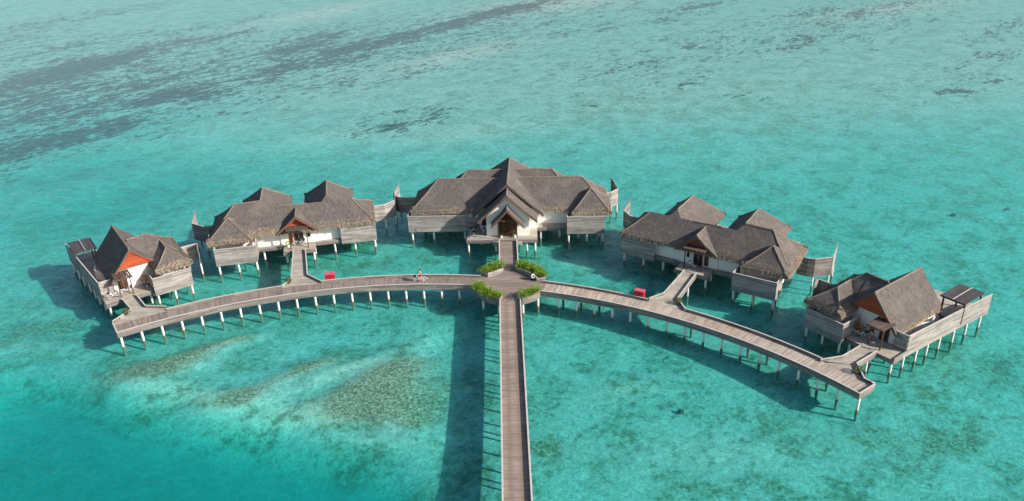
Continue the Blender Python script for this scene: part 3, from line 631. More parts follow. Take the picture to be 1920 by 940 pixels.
def villa_twin(name, label, loc, rz, mir):
    """two back wings, entrance porch in the middle, bathroom block on the outer front corner"""
    global MIR; MIR = mir
    v = thing(name, label, 'villa', loc, R(rz), 'thatched villas on stilts')
    # decks
    slab(rect(-8.7, 10.55, 1.25, 8.0), v); slab(rect(-2.05, 2.2, -.8, 1.24), v); slab(rect(-9.2, 9.2, 8.01, 14.5), v, 1.53, 1.974); slab(rect(-10.75, -5.55, -1.56, 1.24), v, 1.45, 1.75)
    MB().box(-8.7, 10.55, 1.17, 1.245, 1.5, 2.0).box(-2.1, 2.25, -.87, -.805, 1.5, 2.0).build('fascia', 'fascia', v)
    MB().box(-8.5, 10.4, 1.6, 1.8, 1.28, 1.52).box(-8.5, 10.4, 6.5, 6.7, 1.28, 1.52).box(-9, 9, 11.0, 11.2, 1.28, 1.52).build('beam', 'beam', v)
    # walls
    MB().box(-8.5, 10.3, 1.75, 7.6, 1.985, 4.35).build('wall', 'white', v)
    MB().box(-7.3, -1.9, 7.61, 12.3, 1.98, 4.3).box(1.8, 7.2, 7.61, 12.3, 1.98, 4.3).build('wall', 'white', v)
    MB().box(-10.45, -8.51, .7, 4.6, 1.76, 4.3).box(-8.505, -6.4, .7, 1.74, 1.76, 4.3).build('wall', 'white', v)
    # roofs
    hip_roof(-9.0, 10.75, .72, 8.3, 4.42, -6.2, 7.8, 3.74, 6.93, v, fr='fr', caps='BC')
    hip_roof(-11.6, -1.6, .73, 8.29, 4.425, -8.05, -4.57, 4.55, 7.6, v, fr='flb', caps='rAD')
    for cx in (-4.57, 4.45):
        r = Roof(); A = (cx - 3.6, .75, 4.46); Bc = (cx + 3.6, .75, 4.46); Cc = (cx + 3.6, 13.3, 4.43); Dc = (cx - 3.6, 13.3, 4.43); P = (cx, 4.62, 7.68); Q = (cx, 9.8, 7.66)
        r.slope(A, Bc, P, P, fringe=False); r.slope(Bc, Cc, Q, P, fringe=False); r.slope(Cc, Dc, Q, Q); r.slope(Dc, A, P, Q, fringe=False)
        r.ridge(P, Q, .15); r.ridge(Cc, Q, .13); r.ridge(Dc, Q, .13); r.build(v)
    rc = Roof(); rc.ridge((-1.9, 3.74, 6.93), (1.7, 3.74, 6.93), .13); rc.rg.build('ridge_cap', 'ridge', v)
    hip_roof(-11.75, -6.0, -.58, 4.9, 4.4, -8.9, -8.88, 2.15, 6.7, v, fr='flr')
    gable_roof(.12, 2.78, 2.78, .42, 3.9, 4.35, 4.35, 6.64, v, rh=.12, fr='')
    barge(.12, 2.78, 2.78, .42, 4.35, 4.35, 6.64, v, 'cedar2' if mir > 0 else 'brown_shade_cedar', d=.1)  # shaded villa gets browner porch timber, its shade painted into the colour
    MB().yprism([(-1.85, 4.75), (2.1, 4.75), (.12, 6.45)], .98, 1.06).build('gable_panel', 'cedar2' if mir > 0 else 'brown_shade_cedar', v)
    MB().yprism([(-2.4, 1.985), (2.64, 1.985), (2.64, 4.0), (2.1, 4.745), (-1.85, 4.745), (-2.4, 4.0)], 1.60, 1.74).build('wall', 'white', v)
    slat_roof(v, -1.35, 1.58, -.3, 1.55, 4.86, 12, posts=[(-1.05, -.05), (1.29, -.05)])
    porch_door(v, -.45, .60, 1.60, 'dark', 4.15)
    MB().box(-1.25, -.72, 1.52, 1.597, 2.15, 4.05).build('door_leaf', 'cedar2' if mir > 0 else 'darkwood', v); MB().box(.72, .96, 1.52, 1.597, 2.0, 4.1).build('curtain', 'curtain', v); window(v, 1.36, 1.58, 2.9, 3.7, 1.6)
    # screens
    screen([(-10.8, .9), (-10.8, -1.62), (-5.5, -1.62), (-5.5, 1.2)], 1.45, 3.86, v)
    screen([(5.8, .88), (10.66, .88), (10.66, 3.2)], 1.45, 3.95, v)
    screen([(-11.0, 6.3), (-12.3, 6.25), (-13.1, 6.45), (-14.75, 7.9)], 1.5, 4.0, v, mat='slats2')
    screen([(-14.8, 7.95), (-14.6, 10.6)], 1.5, 4.9, v, top=[4.0, 4.9])
    screen([(10.3, 7.1), (12.3, 7.15), (13.9, 8.4)], 1.5, 4.0, v)
    screen([(13.95, 8.45), (14.15, 10.9)], 1.5, 4.9, v, top=[4.0, 4.8], mat='slats2')
    pts = [(-10.6, -1.35), (-8.1, -1.35), (-5.7, -1.35), (-10.2, 1.2), (-7.6, 1.2), (-4.9, 1.6), (-1.75, -.3), (1.9, -.3), (-1.7, 1.7), (2.0, 1.7), (4.75, 1.5), (7.55, 1.5), (10.35, 1.5),
           (-8.3, 5), (-5, 5), (-1.7, 5), (1.7, 5), (5, 5), (8, 5), (10.2, 5), (-8.5, 8.5), (-4.5, 8.5), (0, 8.5), (4.5, 8.5), (8.5, 8.5), (-8.5, 13.5), (-4.5, 13.5), (0, 13.5), (4.5, 13.5), (8.5, 13.5)]
    stilts(v, pts, 1.52, .14)
    stilts(v, [(-13.05, 6.6), (-14.6, 8.1), (-14.55, 10.4), (12.3, 7.3), (13.85, 8.6), (14.1, 10.7)], 1.7, .11)
    return v
vb = villa_twin('villa', 'wide sunlit villa left of the middle, two pointed back roofs, orange-gabled porch', (-28.76, 102.65, 0), 10.5, 1)
MIR = 1
vd = villa_twin('villa', 'wide shaded villa right of the middle, two pointed back roofs, dark porch', (23.3, 92.0, 0), -34.0, -1)
MIR = 1

def villa_end(name, label, loc, rz, mir):
    """one tall gable over the entrance, lower hip roof and bathroom on the inner side, long screened terrace on the outer side"""
    global MIR; MIR = mir
    v = thing(name, label, 'villa', loc, R(rz), 'thatched villas on stilts')
    slab([(-2.65, .12), (2.95, .12), (2.95, 2.55), (-2.72, 2.55)], v)
    slab([(-2.73, 2.56), (8.2, 2.56), (8.2, 9.2), (4.5, 9.2), (4.5, 12.0), (2.5, 17.4), (-3.6, 17.4)], v, 1.53, 1.975)
    slab(rect(3.1, 7.7, -.55, 2.55), v, 1.45, 1.75)
    MB().box(-2.68, 2.98, .04, .115, 1.5, 2.0).build('fascia', 'fascia', v)
    MB().box(-2.6, 8, 3.0, 3.2, 1.28, 1.52).box(-2.9, 8, 8.0, 8.2, 1.28, 1.52).box(-3.3, 2.6, 13.0, 13.2, 1.28, 1.52).build('beam', 'beam', v)
    # walls
    MB().yprism([(-1.05, 1.985), (4.45, 1.985), (4.45, 4.5), (1.75, 6.9), (-1.05, 3.9)], 2.75, 10.6).build('wall', 'white', v)
    MB().box(4.46, 7.6, 2.6, 8.6, 1.985, 4.1).build('wall', 'white', v)
    MB().box(4.3, 7.3, .7, 2.59, 1.76, 4.3).build('wall', 'white', v)
    # roofs
    gable_roof(1.75, 3.15, 3.15, 2.1, 11.2, 3.78, 4.62, 7.4, v, fr='l')
    barge(1.75, 3.15, 2.8, 2.1, 3.78, 4.9, 7.4, v, 'cedar' if mir > 0 else 'cedar2', d=.1)
    MB().yprism([(-.35, 4.95), (3.95, 4.95), (3.6, 5.5), (1.75, 7.02)], 2.2, 2.3).build('gable_panel', 'cedar' if mir > 0 else 'cedar2', v)  # same cedar on both end villas, browner where shade is painted in
    r = Roof(); A = (4.35, 1.95, 4.32); B = (8.4, 1.95, 4.32); C = (8.4, 9.15, 4.32); D = (4.35, 9.15, 4.32); P = (2.2, 5.5, 7.3); Q = (4.85, 5.5, 7.3); P0 = (4.35, 5.5, 7.3)
    r.slope(A, B, Q, P0, left=True); r.slope(B, C, Q, Q); r.slope(C, D, P0, Q, fringe=False)
    r.slope((2.2, 5.1, 6.96), (4.35, 1.95, 4.32), P0, P, fringe=False); r.slope((4.35, 9.15, 4.32), (2.2, 5.9, 6.96), P, P0, fringe=False)
    r.ridge(P, Q, .16); r.ridge(B, Q, .13); r.ridge(C, Q, .13); r.build(v)
    r = Roof(); A = (3.6, -.5, 4.6); B = (8.25, -.5, 4.6); C = (8.25, 5.2, 4.6); D = (3.6, 5.2, 4.6); P = (5.95, 2.0, 6.35); Q = (5.95, 5.2, 6.35)
    r.slope(A, B, P, P); r.slope(B, C, Q, P); r.slope(D, A, P, Q); r.ridge(A, P, .13); r.ridge(B, P, .13); r.ridge(P, Q, .15); r.build(v)
    slat_roof(v, -.95, 1.1, .3, 2.5, 4.55, 7, posts=[(-.68, .72), (.8, .85)])
    porch_door(v, -.3, .62, 2.74, 'door', 4.15)
    MB().box(-1.0, -.36, 2.68, 2.745, 2.0, 4.2).build('curtain', 'curtain', v); MB().box(.72, .95, 2.68, 2.745, 2.0, 4.2).build('curtain', 'curtain', v)
    # outer long screen, front return and low edge
    screen([(-2.62, 2.5), (-3.62, 17.5)], 1.5, 4.0, v)
    screen([(-2.60, 2.45), (-1.15, 2.45)], 1.99, 3.98, v)
    MB().sweep([(-2.68, .1), (-2.66, 2.44)], -.035, .035, 1.5, 2.25).build('fascia', 'fascia', v)
    screen([(7.72, 1.6), (7.72, -.62), (3.05, -.62), (3.05, 2.5)], 1.45, 3.86, v)
    screen([(8.0, 5.9), (9.2, 5.9), (10.6, 5.75)], 1.5, 4.0, v)
    screen([(10.65, 5.72), (10.2, 4.2)], 1.5, 4.0, v, top=[4.0, 4.7], mat='slats2')
    # terrace: curved wall, planting bed, pergola
    MB().sweep([(-1.1, 6.2), (-1.6, 7.2), (-2.0, 8.2), (-1.6, 9.4)], -.06, .06, 1.98, 3.3).build('garden_wall', 'white', v)
    pg = slat_roof(v, -3.45, -.6, 11.8, 15.8, 4.6, 2, 'pergola', 'pergola', 'darkwood', [(-3.25, 12.1), (-.9, 12.1), (-3.3, 15.5), (-.9, 15.5)], 1.98, .16)
    MB().box(-3.4, -.65, 11.9, 15.7, 4.662, 4.70).build('roof_board', 'pergola', pg); MB().box(-2.06, -1.98, 11.76, 15.84, 4.72, 4.775).build('batten', 'rail', pg)
    pts = [(-2.3, .5), (0, .5), (2.6, .5), (3.3, -.3), (5.4, -.3), (7.5, -.3), (3.3, 2.4), (5.4, 2.4), (7.5, 2.4), (-2.5, 2.4), (-2.75, 4.4), (-2.85, 6.4), (-3.0, 8.6), (-3.25, 11.0), (-3.35, 13.5), (-3.5, 16.2),
           (0, 3.6), (2.6, 3.6), (0, 7), (3, 7), (7.8, 5.5), (7.8, 8.8), (5, 8.8), (0, 11), (3, 11), (0, 15), (2, 15)]
    stilts(v, pts, 1.52, .13); stilts(v, [(9.2, 6.0), (10.5, 5.8), (10.2, 4.3)], 1.7, .11)
    return v
va_ = villa_end('villa', 'sunlit end villa on the far left with a bright orange gable over its entrance', (-47.3, 90.3, 0), 35, 1)
MIR = 1
ve = villa_end('villa', 'shaded end villa on the far right with a dark pergola and a long pale screen', (37.84, 72.95, 0), -54.8, -1)
MIR = 1

def villa_main():
    v = thing('villa', 'largest thatched villa in the middle, with three nested gables above the end of the jetty', 'villa', (0, 103.5, 0), R(-3), 'thatched villas on stilts')
    slab(rect(-5.7, 4.05, -.65, 3.2), v); slab(rect(-13.2, 13.3, 3.21, 14), v, 1.53, 1.975); slab(rect(8.25, 13.45, 2.12, 3.2), v, 1.45, 1.75)
    slab(rect(-2.1, 2.0, -1.1, -.655), v, 1.35, 1.80)
    MB().box(-5.75, 4.1, -.73, -.655, 1.5, 2.0).box(4.11, 13.2, 3.13, 3.2, 1.5, 2.0).build('fascia', 'fascia', v)
    MB().box(-13, 13, 4, 4.2, 1.28, 1.52).box(-13, 13, 8, 8.2, 1.28, 1.52).box(-5.6, 4, .8, 1.0, 1.28, 1.52).build('beam', 'beam', v)
    # front block and nave
    MB().yprism([(-2.95, 1.985), (2.95, 1.985), (2.95, 5.1), (0, 7.9), (-2.95, 5.1)], .6, 2.9).build('wall', 'white', v)
    MB().yprism([(-4.1, 1.985), (4.1, 1.985), (4.1, 4.9), (3.4, 5.5), (-3.4, 5.5), (-4.1, 4.9)], 3.0, 12.0).build('wall', 'white', v)
    gl_ = MB().yprism([(-3.9, 5.15), (3.9, 5.15), (0, 8.75)], 2.92, 2.98).build('clerestory_window', 'dark', v)
    fm = MB()
    for i in range(-5, 6):
        x = i * .72; fm.bar((x, 2.88, 5.3), (x, 2.88, 8.65 - abs(x) * .92), .07, .05, (0, 1, 0))
    fm.bar((-4.0, 2.86, 5.05), (0, 2.86, 8.7), .05, .09); fm.bar((0, 2.863, 8.7), (4.0, 2.863, 5.05), .05, .09); fm.build('frame', 'darkwood', gl_)
    gable_roof(0, 4.95, 4.95, 2.35, 12.7, 4.5, 4.5, 9.0, v, hip=4.6, fr='', rh=.17)
    barge(0, 4.95, 4.95, 2.35, 4.5, 4.5, 9.0, v, 'darkwood', .16)
    gable_roof(0, 4.1, 4.1, -.05, 2.45, 4.55, 4.55, 8.35, v, fr='', rh=.14)
    barge(0, 4.1, 4.1, -.05, 4.55, 4.55, 8.35, v, 'brown_shade_cedar', .12)
    gable_roof(.03, 2.25, 2.25, -1.05, 1.1, 4.25, 4.25, 6.7, v, fr='', rh=.12)
    barge(.03, 2.25, 2.25, -1.05, 4.25, 4.25, 6.7, v, 'brown_shade_cedar', .1)
    MB().yprism([(-1.2, 1.99), (1.2, 1.99), (1.2, 4.9), (0, 5.7), (-1.2, 4.9)], .52, .595).build('door', 'door', v)
    MB().box(-1.27, -1.21, .45, .595, 1.99, 4.9).box(1.21, 1.27, .45, .595, 1.99, 4.9).build('frame', 'darkwood', v)
    for sx in (-1, 1): MB().box(sx * 1.28 - .06, sx * 1.28 + .06, -.72, -.6, 1.985, 4.9).build('post', 'darkwood', v)
    MB().box(-1.22, 1.22, -.68, -.6, 4.72, 4.9).build('lintel', 'darkwood', v)
    window(v, -3.7, -3.2, 2.6, 4.2, 3.0)
    # wings
    MB().box(-12.9, -4.15, 4.4, 10.6, 1.98, 4.4).build('wall', 'white', v); MB().box(4.15, 13.0, 4.6, 10.8, 1.98, 4.4).build('wall', 'white', v); MB().box(9.4, 13.0, 3.3, 4.59, 1.98, 4.3).build('wall', 'white', v)
    r = Roof(); zr = 7.85; A = (-13.9, 3.75, 4.45); B = (-3.2, 3.75, 4.45); Q = (-1.2, 7.5, zr); P = (-10.15, 7.5, zr); C = (-3.2, 11.25, 4.45); D = (-13.9, 11.25, 4.45)
    r.slope(A, B, Q, P); r.slope(C, D, P, Q, fringe=False); r.slope(D, A, P, P); r.ridge(P, Q, .16); r.ridge(A, P, .13); r.ridge(D, P, .13); r.build(v)
    r = Roof(); A = (3.2, 3.95, 4.45); B = (14.2, 3.95, 4.45); Q = (10.5, 7.6, zr); P = (1.2, 7.6, zr); C = (14.2, 11.25, 4.45); D = (3.2, 11.25, 4.45)
    r.slope(A, B, Q, P); r.slope(C, D, P, Q, fringe=False); r.slope(B, C, Q, Q); r.ridge(P, Q, .16); r.ridge(B, Q, .13); r.ridge(C, Q, .13); r.build(v)
    hip_roof(-9.8, 9.9, 6.2, 13.4, 4.7, -6.1, 6.2, 9.8, 8.25, v, fr='b')
    hip_roof(8.9, 14.45, 2.3, 8.2, 4.45, 11.65, 11.67, 5.2, 7.1, v, fr='flr')
    screen([(-14.3, 6.2), (-14.3, 3.3), (-6.05, 3.35)], 1.45, 3.92, v); screen([(8.25, 4.5), (8.25, 2.08), (13.45, 2.08), (13.45, 4.4)], 1.45, 4.05, v)
    screen([(-6.0, 3.4), (-4.15, 3.4)], 1.99, 3.2, v, mat='slats2')
    screen([(-14.0, 10.0), (-15.6, 10.05), (-16.7, 10.3), (-17.6, 11.1)], 1.5, 4.0, v, mat='slats2'); screen([(-17.62, 11.2), (-17.1, 13.6)], 1.5, 5, v, top=[4.0, 5.0])
    screen([(13.6, 10.5), (15.0, 10.8), (16.1, 12.1)], 1.5, 4.0, v); screen([(16.1, 12.2), (15.2, 13.9)], 1.5, 5, v, top=[4.0, 5.1], mat='slats2')
    pts = [(-13.9, 3.6), (-10.8, 3.6), (-6.3, 3.6), (-5.5, -.4), (-1.7, -.4), (-3.8, 1.8), (-1.5, 1.8), (1.5, 1.8), (2.6, -.4), (3.75, -.4), (4.5, 3.5), (7.2, 4.0), (8.45, 2.4), (11, 2.4), (13.25, 2.4), (9.9, 3.6), (12.9, 3.8)]
    pts += [(x, y) for x in (-12.5, -9, -5.5, -2, 2, 5.5, 9, 12.5) for y in (6.5, 9.5, 13.2)]
    stilts(v, pts, 1.5, .14); stilts(v, [(-15.6, 10.2), (-17.5, 11.2), (-17.1, 13.4), (15, 11), (16.0, 12.2), (15.3, 13.8)], 1.7, .11)
    return v
vc = villa_main()

# ---------------------------------------------------------------- short walks from the curved boardwalk to the four outer villas
def branch(label, left, right, foot, sideL=True):
    """left/right edges run from the villa to the boardwalk; foot closes along its edge"""
    b = thing('walkway', label, 'walkway', group='short walkways to the villas')
    poly = left + foot + right[::-1]
    MB().prism(poly, 1.80, 1.972).build('deck', 'deck_villa', b)
    a = sum(poly[i][0] * poly[(i + 1) % len(poly)][1] - poly[(i + 1) % len(poly)][0] * poly[i][1] for i in range(len(poly)))
    for q, s_ in ((left, -1 if a > 0 else 1), (right, 1 if a > 0 else -1)):
        MB().sweep(q, s_ * .0, s_ * .07, 1.53, 2.26).build('fascia', 'fascia', b); MB().sweep(q, s_ * -.03, s_ * .11, 2.263, 2.31).build('rail', 'rail', b)
    L0, R0 = Vector(left[0]), Vector(right[0]); L1, R1 = Vector(left[1]), Vector(right[1])
    for k in (.35, .8):
        p0 = L0.lerp(L1, k); p1 = R0.lerp(R1, k); p0, p1 = p0.lerp(p1, .1), p1.lerp(p0, .1)
        stilts(b, [tuple(p0), tuple(p1)], 1.78, .12)
    return b
def arcpts(p0, p1, n=5): return arc(ang(*p0), ang(*p1), RF + .06, n)
def wp(v, x, y, m=1):
    a = v.rotation_euler[2]; x *= m; return (v.location[0] + x * math.cos(a) - y * math.sin(a), v.location[1] + x * math.sin(a) + y * math.cos(a))
branch('short walkway with a flared foot leading to the far left end villa', [wp(va_, -.74, .03), (-45.64, 87.04), (-46.8, 84.25)], [wp(va_, .84, .03), (-44.25, 87.69), (-41.65, 87.35)], arcpts((-46.8, 84.25), (-41.65, 87.35)))
branch('short walkway leading up to the wide sunlit villa with an orange-gabled porch', [wp(vb, -.65, -.88), (-27.69, 93.02), (-28.55, 91.45)], [wp(vb, .85, -.88), (-25.95, 94.3), (-23.75, 92.3)], arcpts((-28.55, 91.45), (-23.75, 92.3)))
branch('short slanting walkway leading to the shaded porch of the villa right of the middle', [wp(vd, .85, -.88, -1), (18.47, 86.14), (16.45, 84.95)], [wp(vd, -.65, -.88, -1), (19.75, 84.75), (20.15, 82.35)], arcpts((16.45, 84.95), (20.15, 82.35)))
branch('short walkway with a bent rail leading to the far right end villa', [wp(ve, .84, .03, -1), (34.45, 71.6), (31.95, 71.1)], [wp(ve, -.74, .03, -1), (35.35, 70.3), (35.05, 67.6), (35.75, 66.75)], arcpts((31.95, 71.1), (35.75, 66.75)))

# ---------------------------------------------------------------- red cabinets on the outer edge of the boardwalk
def cabinet(x, y, rz, w_, label):
    c = thing('cabinet', label, 'cabinet', (x, y, 1.98), R(rz), 'red cabinets beside the boardwalk')
    d = .62
    MB().box(-w_ / 2, w_ / 2, 0, d, .0, .98).build('body', 'red', c)
    MB().box(-w_ / 2 - .04, w_ / 2 + .04, -.05, d + .04, .983, 1.05).build('lid', 'redlid', c)
    for k in (0, 1):
        a = -w_ / 2 + .04 + k * (w_ - .06) / 2; dr = MB().box(a, a + (w_ - .1) / 2, -.03, -.002, .05, .94).build('door', 'red', c)
        MB().box(a + (w_ - .1) / 4 - .02, a + (w_ - .1) / 4 + .02, -.05, -.031, .45, .56).build('handle', 'metal', dr)
    MB().box(-w_ / 2 + .05, w_ / 2 - .05, .05, d - .05, -.42, -.003).build('bracket', 'beam', c)
a_ = -7.9
q = arc(a_, a_, RF + .14, 1)[0]; cabinet(q[0], q[1], -a_, 1.2, 'bright red cabinet beside the left curved boardwalk, near the villa with the orange porch gable')
a_ = 29.3
q = arc(a_, a_, RF + .14, 1)[0]; cabinet(q[0], q[1], -a_, 1.15, 'dark red cabinet beside the right curved boardwalk, at the foot of the slanting walkway')

# white ring on a dark stand at the crossing
lr = thing('life_ring', 'white ring on a dark stand beside the back right hedge at the crossing', 'life ring', (2.92, 91.0, 1.985), R(25))
MB().torus((0, -.08, .62), .22, .085, 'y', 24, 8).build('ring', 'whitep', lr, smooth=True)
MB().box(-.05, .05, 0, .08, 0, .95).box(-.28, .28, .0, .05, .35, .93).build('stand', 'darkwood', lr)
MB().box(-.25, .3, -.2, .25, .001, .04).build('foot', 'darkwood', lr)

# ---------------------------------------------------------------- bicycles and the rider
def make_bike(paint, label, grp):
    b = thing('bicycle', label, 'bicycle', (0, 0, 0), 0, grp)
    for x in (-.52, .52):
        w_ = MB().torus((x, 0, .335), .315, .022, 'y', 26, 6).build('wheel', 'rubber', b, mirror=False, smooth=True)
        rm = MB().torus((x, 0, .335), .285, .014, 'y', 26, 5)
        for k in range(10): a = k * math.pi / 5; rm.tube((x, 0, .335), (x + .285 * math.cos(a), 0, .335 + .285 * math.sin(a)), .004, .004, 3)
        rm.tube((x, -.04, .335), (x, .04, .335), .02, .02, 8); rm.build('rim', 'whitep', w_, mirror=False)
        MB().torus((x, 0, .335), .36, .028, 'y', 18, 6, R(20), R(175)).build('mudguard', paint, b, mirror=False)
    f = MB()
    bb = (-.06, 0, .30); hd = (.40, 0, .82); hb = (.43, 0, .70); st_ = (-.20, 0, .78)
    f.path([bb, (-.23, 0, .90)], .018).path([bb, (.2, 0, .42), hb], .022).path([(-.15, 0, .58), (.15, 0, .52), hd], .016).path([(-.52, .04, .335), bb], .012).path([(-.52, .04, .335), st_], .012).path([(-.52, -.04, .335), st_], .012)
    f.path([(.385, 0, .92), hb], .022).path([hb, (.52, .045, .335)], .014).path([hb, (.52, -.045, .335)], .014)
    f.build('frame', paint, b, mirror=False)
    MB().path([(.385, 0, .92), (.37, 0, 1.03), (.36, .2, 1.06), (.2, .29, 1.02)], .014).path([(.37, 0, 1.03), (.36, -.2, 1.06), (.2, -.29, 1.02)], .014).build('handlebar', 'metal', b, mirror=False)
    MB().prism([(-.36, -.09), (-.36, .09), (-.22, .08), (-.06, .025), (-.06, -.025), (-.22, -.08)], .90, .96).build('saddle', 'blackp', b, mirror=False)
    MB().tube((-.06, -.07, .30), (-.06, .07, .30), .09, .09, 14).path([(-.06, .09, .30), (.06, .10, .18)], .012).box(.02, .10, .09, .16, .16, .185).path([(-.06, -.09, .30), (-.18, -.10, .42)], .012).box(-.22, -.14, -.16, -.09, .41, .435).build('crank', 'metal', b, mirror=False)
    bk = MB()
    for k in range(4): bk.box(.50 - .002 * k, .76 + .002 * k, -.15 - .01 * k, .15 + .01 * k, .74 + k * .06, .755 + k * .06)
    bk.box(.5, .74, -.14, -.125, .74, .95).box(.5, .74, .125, .14, .74, .95).box(.5, .515, -.14, .14, .74, .95).box(.735, .75, -.14, .14, .74, .95).build('basket', 'blackp', b, mirror=False)
    return b
GRP = 'bicycles of the villas'
bike = make_bike('whitep', 'white bicycle ridden along the left curved boardwalk', GRP)
bikeb = make_bike('blackp', 'black bicycle leaning on the screen left of the three-gabled entrance', GRP)
def put(b, xy, rz, label, lean=0, z=1.984):
    c = copy_tree(b); c.location = (xy[0], xy[1], z); c.rotation_euler = (R(lean), 0, R(rz)); c['label'] = label; return c
q = arc(3.05, 3.05, 59.15, 1)[0]
bike.location = (q[0], q[1], 1.984); bike.rotation_euler = (0, 0, R(180 - 3.0))
p1 = wp(vc, -4.55, 2.1); bikeb.location = (p1[0], p1[1], 1.984); bikeb.rotation_euler = (R(8), 0, R(80 - 3))
put(bikeb, wp(vc, -4.9, 1.0), -62, 'black bicycle standing nearer the front edge, left of the three-gabled entrance', 6)
put(bike, wp(vc, -3.75, 2.0), -70, 'bicycle with white mudguards next to the wall, left of the three-gabled entrance', -8)
put(bike, wp(va_, -1.35, 1.15), 215, 'white bicycle by the front post of the orange-gabled end villa', 6)
#put(bike, wp(va_, -1.75, 1.75), 220, 'white bicycle behind another one, against the screen of the orange-gabled end villa', -6)
put(bike, wp(va_, .15, 1.6), 30, 'bicycle lying in front of the dark door of the orange-gabled end villa', 12)
put(bike, wp(va_, 2.55, 1.5), -50, 'bicycle standing beside the bathroom screen of the orange-gabled end villa', 10)
put(bike, wp(vb, .1, 1.0), 12, 'white bicycle in front of the door under the orange-gabled porch', 8)
put(bike, wp(vd, .55, .55, -1), -34 - 20, 'white bicycle on the porch of the villa right of the middle', 8)
put(bike, wp(ve, 2.2, 1.45, -1), -35, 'white bicycle by the inner screen of the far right end villa', 6)
put(bikeb, wp(ve, 1.9, 2.1, -1), -30, 'dark bicycle against the wall of the far right end villa', -6)

def skin_mesh(name, joints, edges, mat, parent, sub=2):
    me = bpy.data.meshes.new(name); me.from_pydata([j[:3] for j in joints], edges, [])
    o = bpy.data.objects.new(name, me); COL.objects.link(o)
    md = o.modifiers.new('skin', 'SKIN'); md.use_smooth_shade = True
    for i, j in enumerate(joints):
        sv = me.skin_vertices[0].data[i]; sv.radius = (j[3], j[4] if len(j) > 4 else j[3]); sv.use_root = (i == 0)
    ms = o.modifiers.new('sub', 'SUBSURF'); ms.levels = sub; ms.render_levels = sub
    dg = bpy.context.evaluated_depsgraph_get(); m2 = bpy.data.meshes.new_from_object(o.evaluated_get(dg))
    o.modifiers.clear(); o.data = m2; m2.name = name; m2.materials.clear(); m2.materials.append(MAT[mat])
    for p_ in m2.polygons: p_.use_smooth = True
    o.parent = parent; return o
rider = thing('person', 'person in red shorts with dark hair riding a white bicycle along the left curved boardwalk', 'person', bike.location, bike.rotation_euler[2])
J = [(-.22, 0, 1.0, .14, .10), (-.17, 0, 1.18, .12, .09), (-.10, 0, 1.36, .15, .10), (-.05, 0, 1.48, .12, .07), (-.03, 0, 1.56, .05), (.01, 0, 1.64, .075), (.01, 0, 1.74, .085),
     (-.06, .17, 1.44, .055), (.10, .25, 1.24, .042), (.22, .27, 1.08, .03), (-.06, -.17, 1.44, .055), (.10, -.25, 1.24, .042), (.22, -.27, 1.08, .03),
     (-.18, .10, .95, .085), (.17, .12, .78, .065), (.05, .12, .42, .05), (.03, .12, .23, .04), (.15, .125, .20, .028),
     (-.18, -.10, .95, .085), (.10, -.12, .88, .065), (-.10, -.12, .58, .05), (-.17, -.12, .48, .04), (-.06, -.125, .455, .028)]
Ed = [(0, 1), (1, 2), (2, 3), (3, 4), (4, 5), (5, 6), (3, 7), (7, 8), (8, 9), (3, 10), (10, 11), (11, 12), (0, 13), (13, 14), (14, 15), (15, 16), (16, 17), (0, 18), (18, 19), (19, 20), (20, 21), (21, 22)]
for sgn in (1, -1):    # five curled fingers on each hand
    hx = (.22, .27 * sgn, 1.08); base = 9 if sgn > 0 else 12
    pi_ = len(J); J.append((.27, .28 * sgn, 1.055, .024, .016)); Ed.append((base, pi_))
body = skin_mesh('body', J, Ed, 'skin', rider)
fg = MB()
for sgn in (1, -1):
    for k, (dy, l) in enumerate(((-.027, .030), (-.009, .036), (.009, .034), (.026, .026))):
        fg.path([(.275, .28 * sgn + dy, 1.065), (.275 + l, .28 * sgn + dy, 1.06), (.28 + l, .28 * sgn + dy, 1.03), (.265, .28 * sgn + dy, 1.015)], .009, 5)
    fg.path([(.25, .25 * sgn, 1.05), (.27, .24 * sgn, 1.02)], .01, 5)
fg.build('finger', 'skin', rider, mirror=False)
skin_mesh('shorts', [(-.22, 0, 1.02, .155, .12), (-.18, 0, 1.10, .145, .11), (-.18, .10, .96, .10), (.06, .115, .84, .09), (-.18, -.10, .96, .10), (.02, -.115, .90, .09)], [(0, 1), (0, 2), (2, 3), (0, 4), (4, 5)], 'cloth_red', rider)
hr = MB()
for i in range(7):
    for j in range(12):
        a0, a1 = i / 7 * 1.75, (i + 1) / 7 * 1.75; b0, b1 = j / 12 * 6.2832, (j + 1) / 12 * 6.2832
        P = lambda a, b: (-.01 + .105 * math.sin(a) * math.cos(b) - .012, .098 * math.sin(a) * math.sin(b), 1.74 + .11 * math.cos(a))
        hr.face([P(a0, b0), P(a1, b0), P(a1, b1), P(a0, b1)])
hr.tube((-.10, 0, 1.72), (-.15, 0, 1.56), .05, .02, 8).build('hair', 'hair', rider, mirror=False)
fc = MB()
for sgn in (1, -1): fc.tube((.088, .03 * sgn, 1.735), (.098, .03 * sgn, 1.735), .009, .006, 6)
fc.build('eyes', 'hair', rider, mirror=False)
MB().tube((.085, 0, 1.74), (.115, 0, 1.705), .010, .016, 6).box(.08, .097, -.022, .022, 1.668, 1.676).build('nose_and_mouth', 'skin', rider, mirror=False)

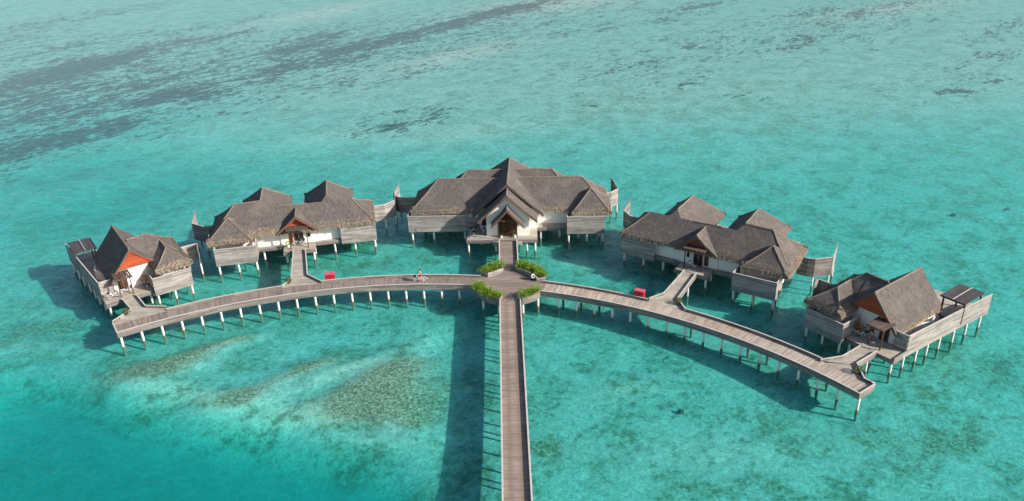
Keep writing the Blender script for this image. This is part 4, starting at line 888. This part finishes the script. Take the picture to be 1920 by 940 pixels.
# ---------------------------------------------------------------- pots and small planting
flower_pot(world_pt(vc, -.92, .1, 1.987), 'white pot with a dark shrub left of the middle villa\'s entrance door', h=.4, seed=21, grp='white pots at the entrance')
flower_pot(world_pt(vc, .95, .1, 1.987), 'white pot with a dark shrub right of the middle villa\'s entrance door', h=.4, seed=22, grp='white pots at the entrance')
flower_pot(world_pt(vb, -1.45, .75, 1.987), 'small green plant in a white pot by the left post of the orange-gabled porch', 'leaf', h=.45, seed=23)
flower_pot(world_pt(va_, 2.6, 2.2, 1.987), 'orange-leaved plant in the corner beside the sunlit bathroom screen, far left villa', 'leaf_orange', 'darkwood', h=.95, seed=24, r=.3, n=300)
MIR = -1
flower_pot(world_pt(ve, 2.6, 1.7, 1.987), 'yellow and orange plant in the shaded corner of the far right villa\'s entrance', 'leaf_orange', 'darkwood', h=1.0, seed=25, r=.32, n=300)
MIR = 1
for k, (x, y, s_, lb) in enumerate([(-46.0, 86.2, .34, 'round olive shrub in the rail corner of the walkway to the far left villa'), (-27.95, 92.6, .32, 'round olive shrub at the foot of the walkway to the orange-gabled porch'),
                                    (19.75, 83.9, .36, 'round olive shrub at the foot of the slanting walkway right of the crossing'), (34.95, 69.0, .42, 'tall olive shrub in the bent rail corner near the far right villa')]):
    o = thing('shrub', lb, 'shrub', (x, y, 1.985), 0, 'shrubs at the feet of the walkways')
    def cen(rg):
        v_ = Vector((rg.gauss(0, 1), rg.gauss(0, 1), rg.gauss(0, 1))).normalized() * rg.uniform(.5, 1.05); return (v_.x * s_ * 1.1, v_.y * s_ * 1.1, .42 + v_.z * .34), v_
    leaves(cen, 480, .14, 40 + k).build('foliage', 'leaf_dark', o); MB().tube((0, 0, 0), (0, 0, .4), .05, .03, 6).build('stem', 'darkwood', o); MB().tube((0, 0, 0), (0, 0, .2), s_ * .6, s_ * .7, 10).build('pot', 'beam', o)
# chair on the right-hand terrace
ch = thing('lounge_chair', 'dark lounge chair on the terrace behind the long pale screen', 'chair', (*wp(ve, -2.3, 10.2, -1), 1.98), R(-20))
MB().box(-.35, .35, -.5, .5, .28, .36).build('seat', 'pergola', ch); MB().bar((0, .5, .34), (0, .85, .85), .7, .07).build('backrest', 'pergola', ch)
for sx in (-1, 1):
    for sy in (-1, 1): MB().box(sx * .3 - .03, sx * .3 + .03, sy * .42 - .03, sy * .42 + .03, .001, .278).build('leg', 'darkwood', ch)
# coral heads
for (x, y, s_, lb) in [(16.9, 67.6, .33, 'small dark coral head in the water below the right curved boardwalk'), (66.6, 111.8, .36, 'dark coral head in the open water near the right edge of the picture')]:
    bm = bmesh.new(); bmesh.ops.create_icosphere(bm, subdivisions=3, radius=1)
    for v_ in bm.verts:
        k = 1 + .35 * mn.noise(v_.co * 1.7 + Vector((x, y, 0))); v_.co = Vector((v_.co.x * s_ * k, v_.co.y * s_ * k * .8, v_.co.z * s_ * .7 * k))
    me = bpy.data.meshes.new('coral_head'); bm.to_mesh(me); bm.free(); me.materials.append(MAT['rock'])
    o = bpy.data.objects.new('coral_head', me); COL.objects.link(o); o.location = (x, y, -1.0); tag(o, lb, 'coral', 'coral heads on the seabed')
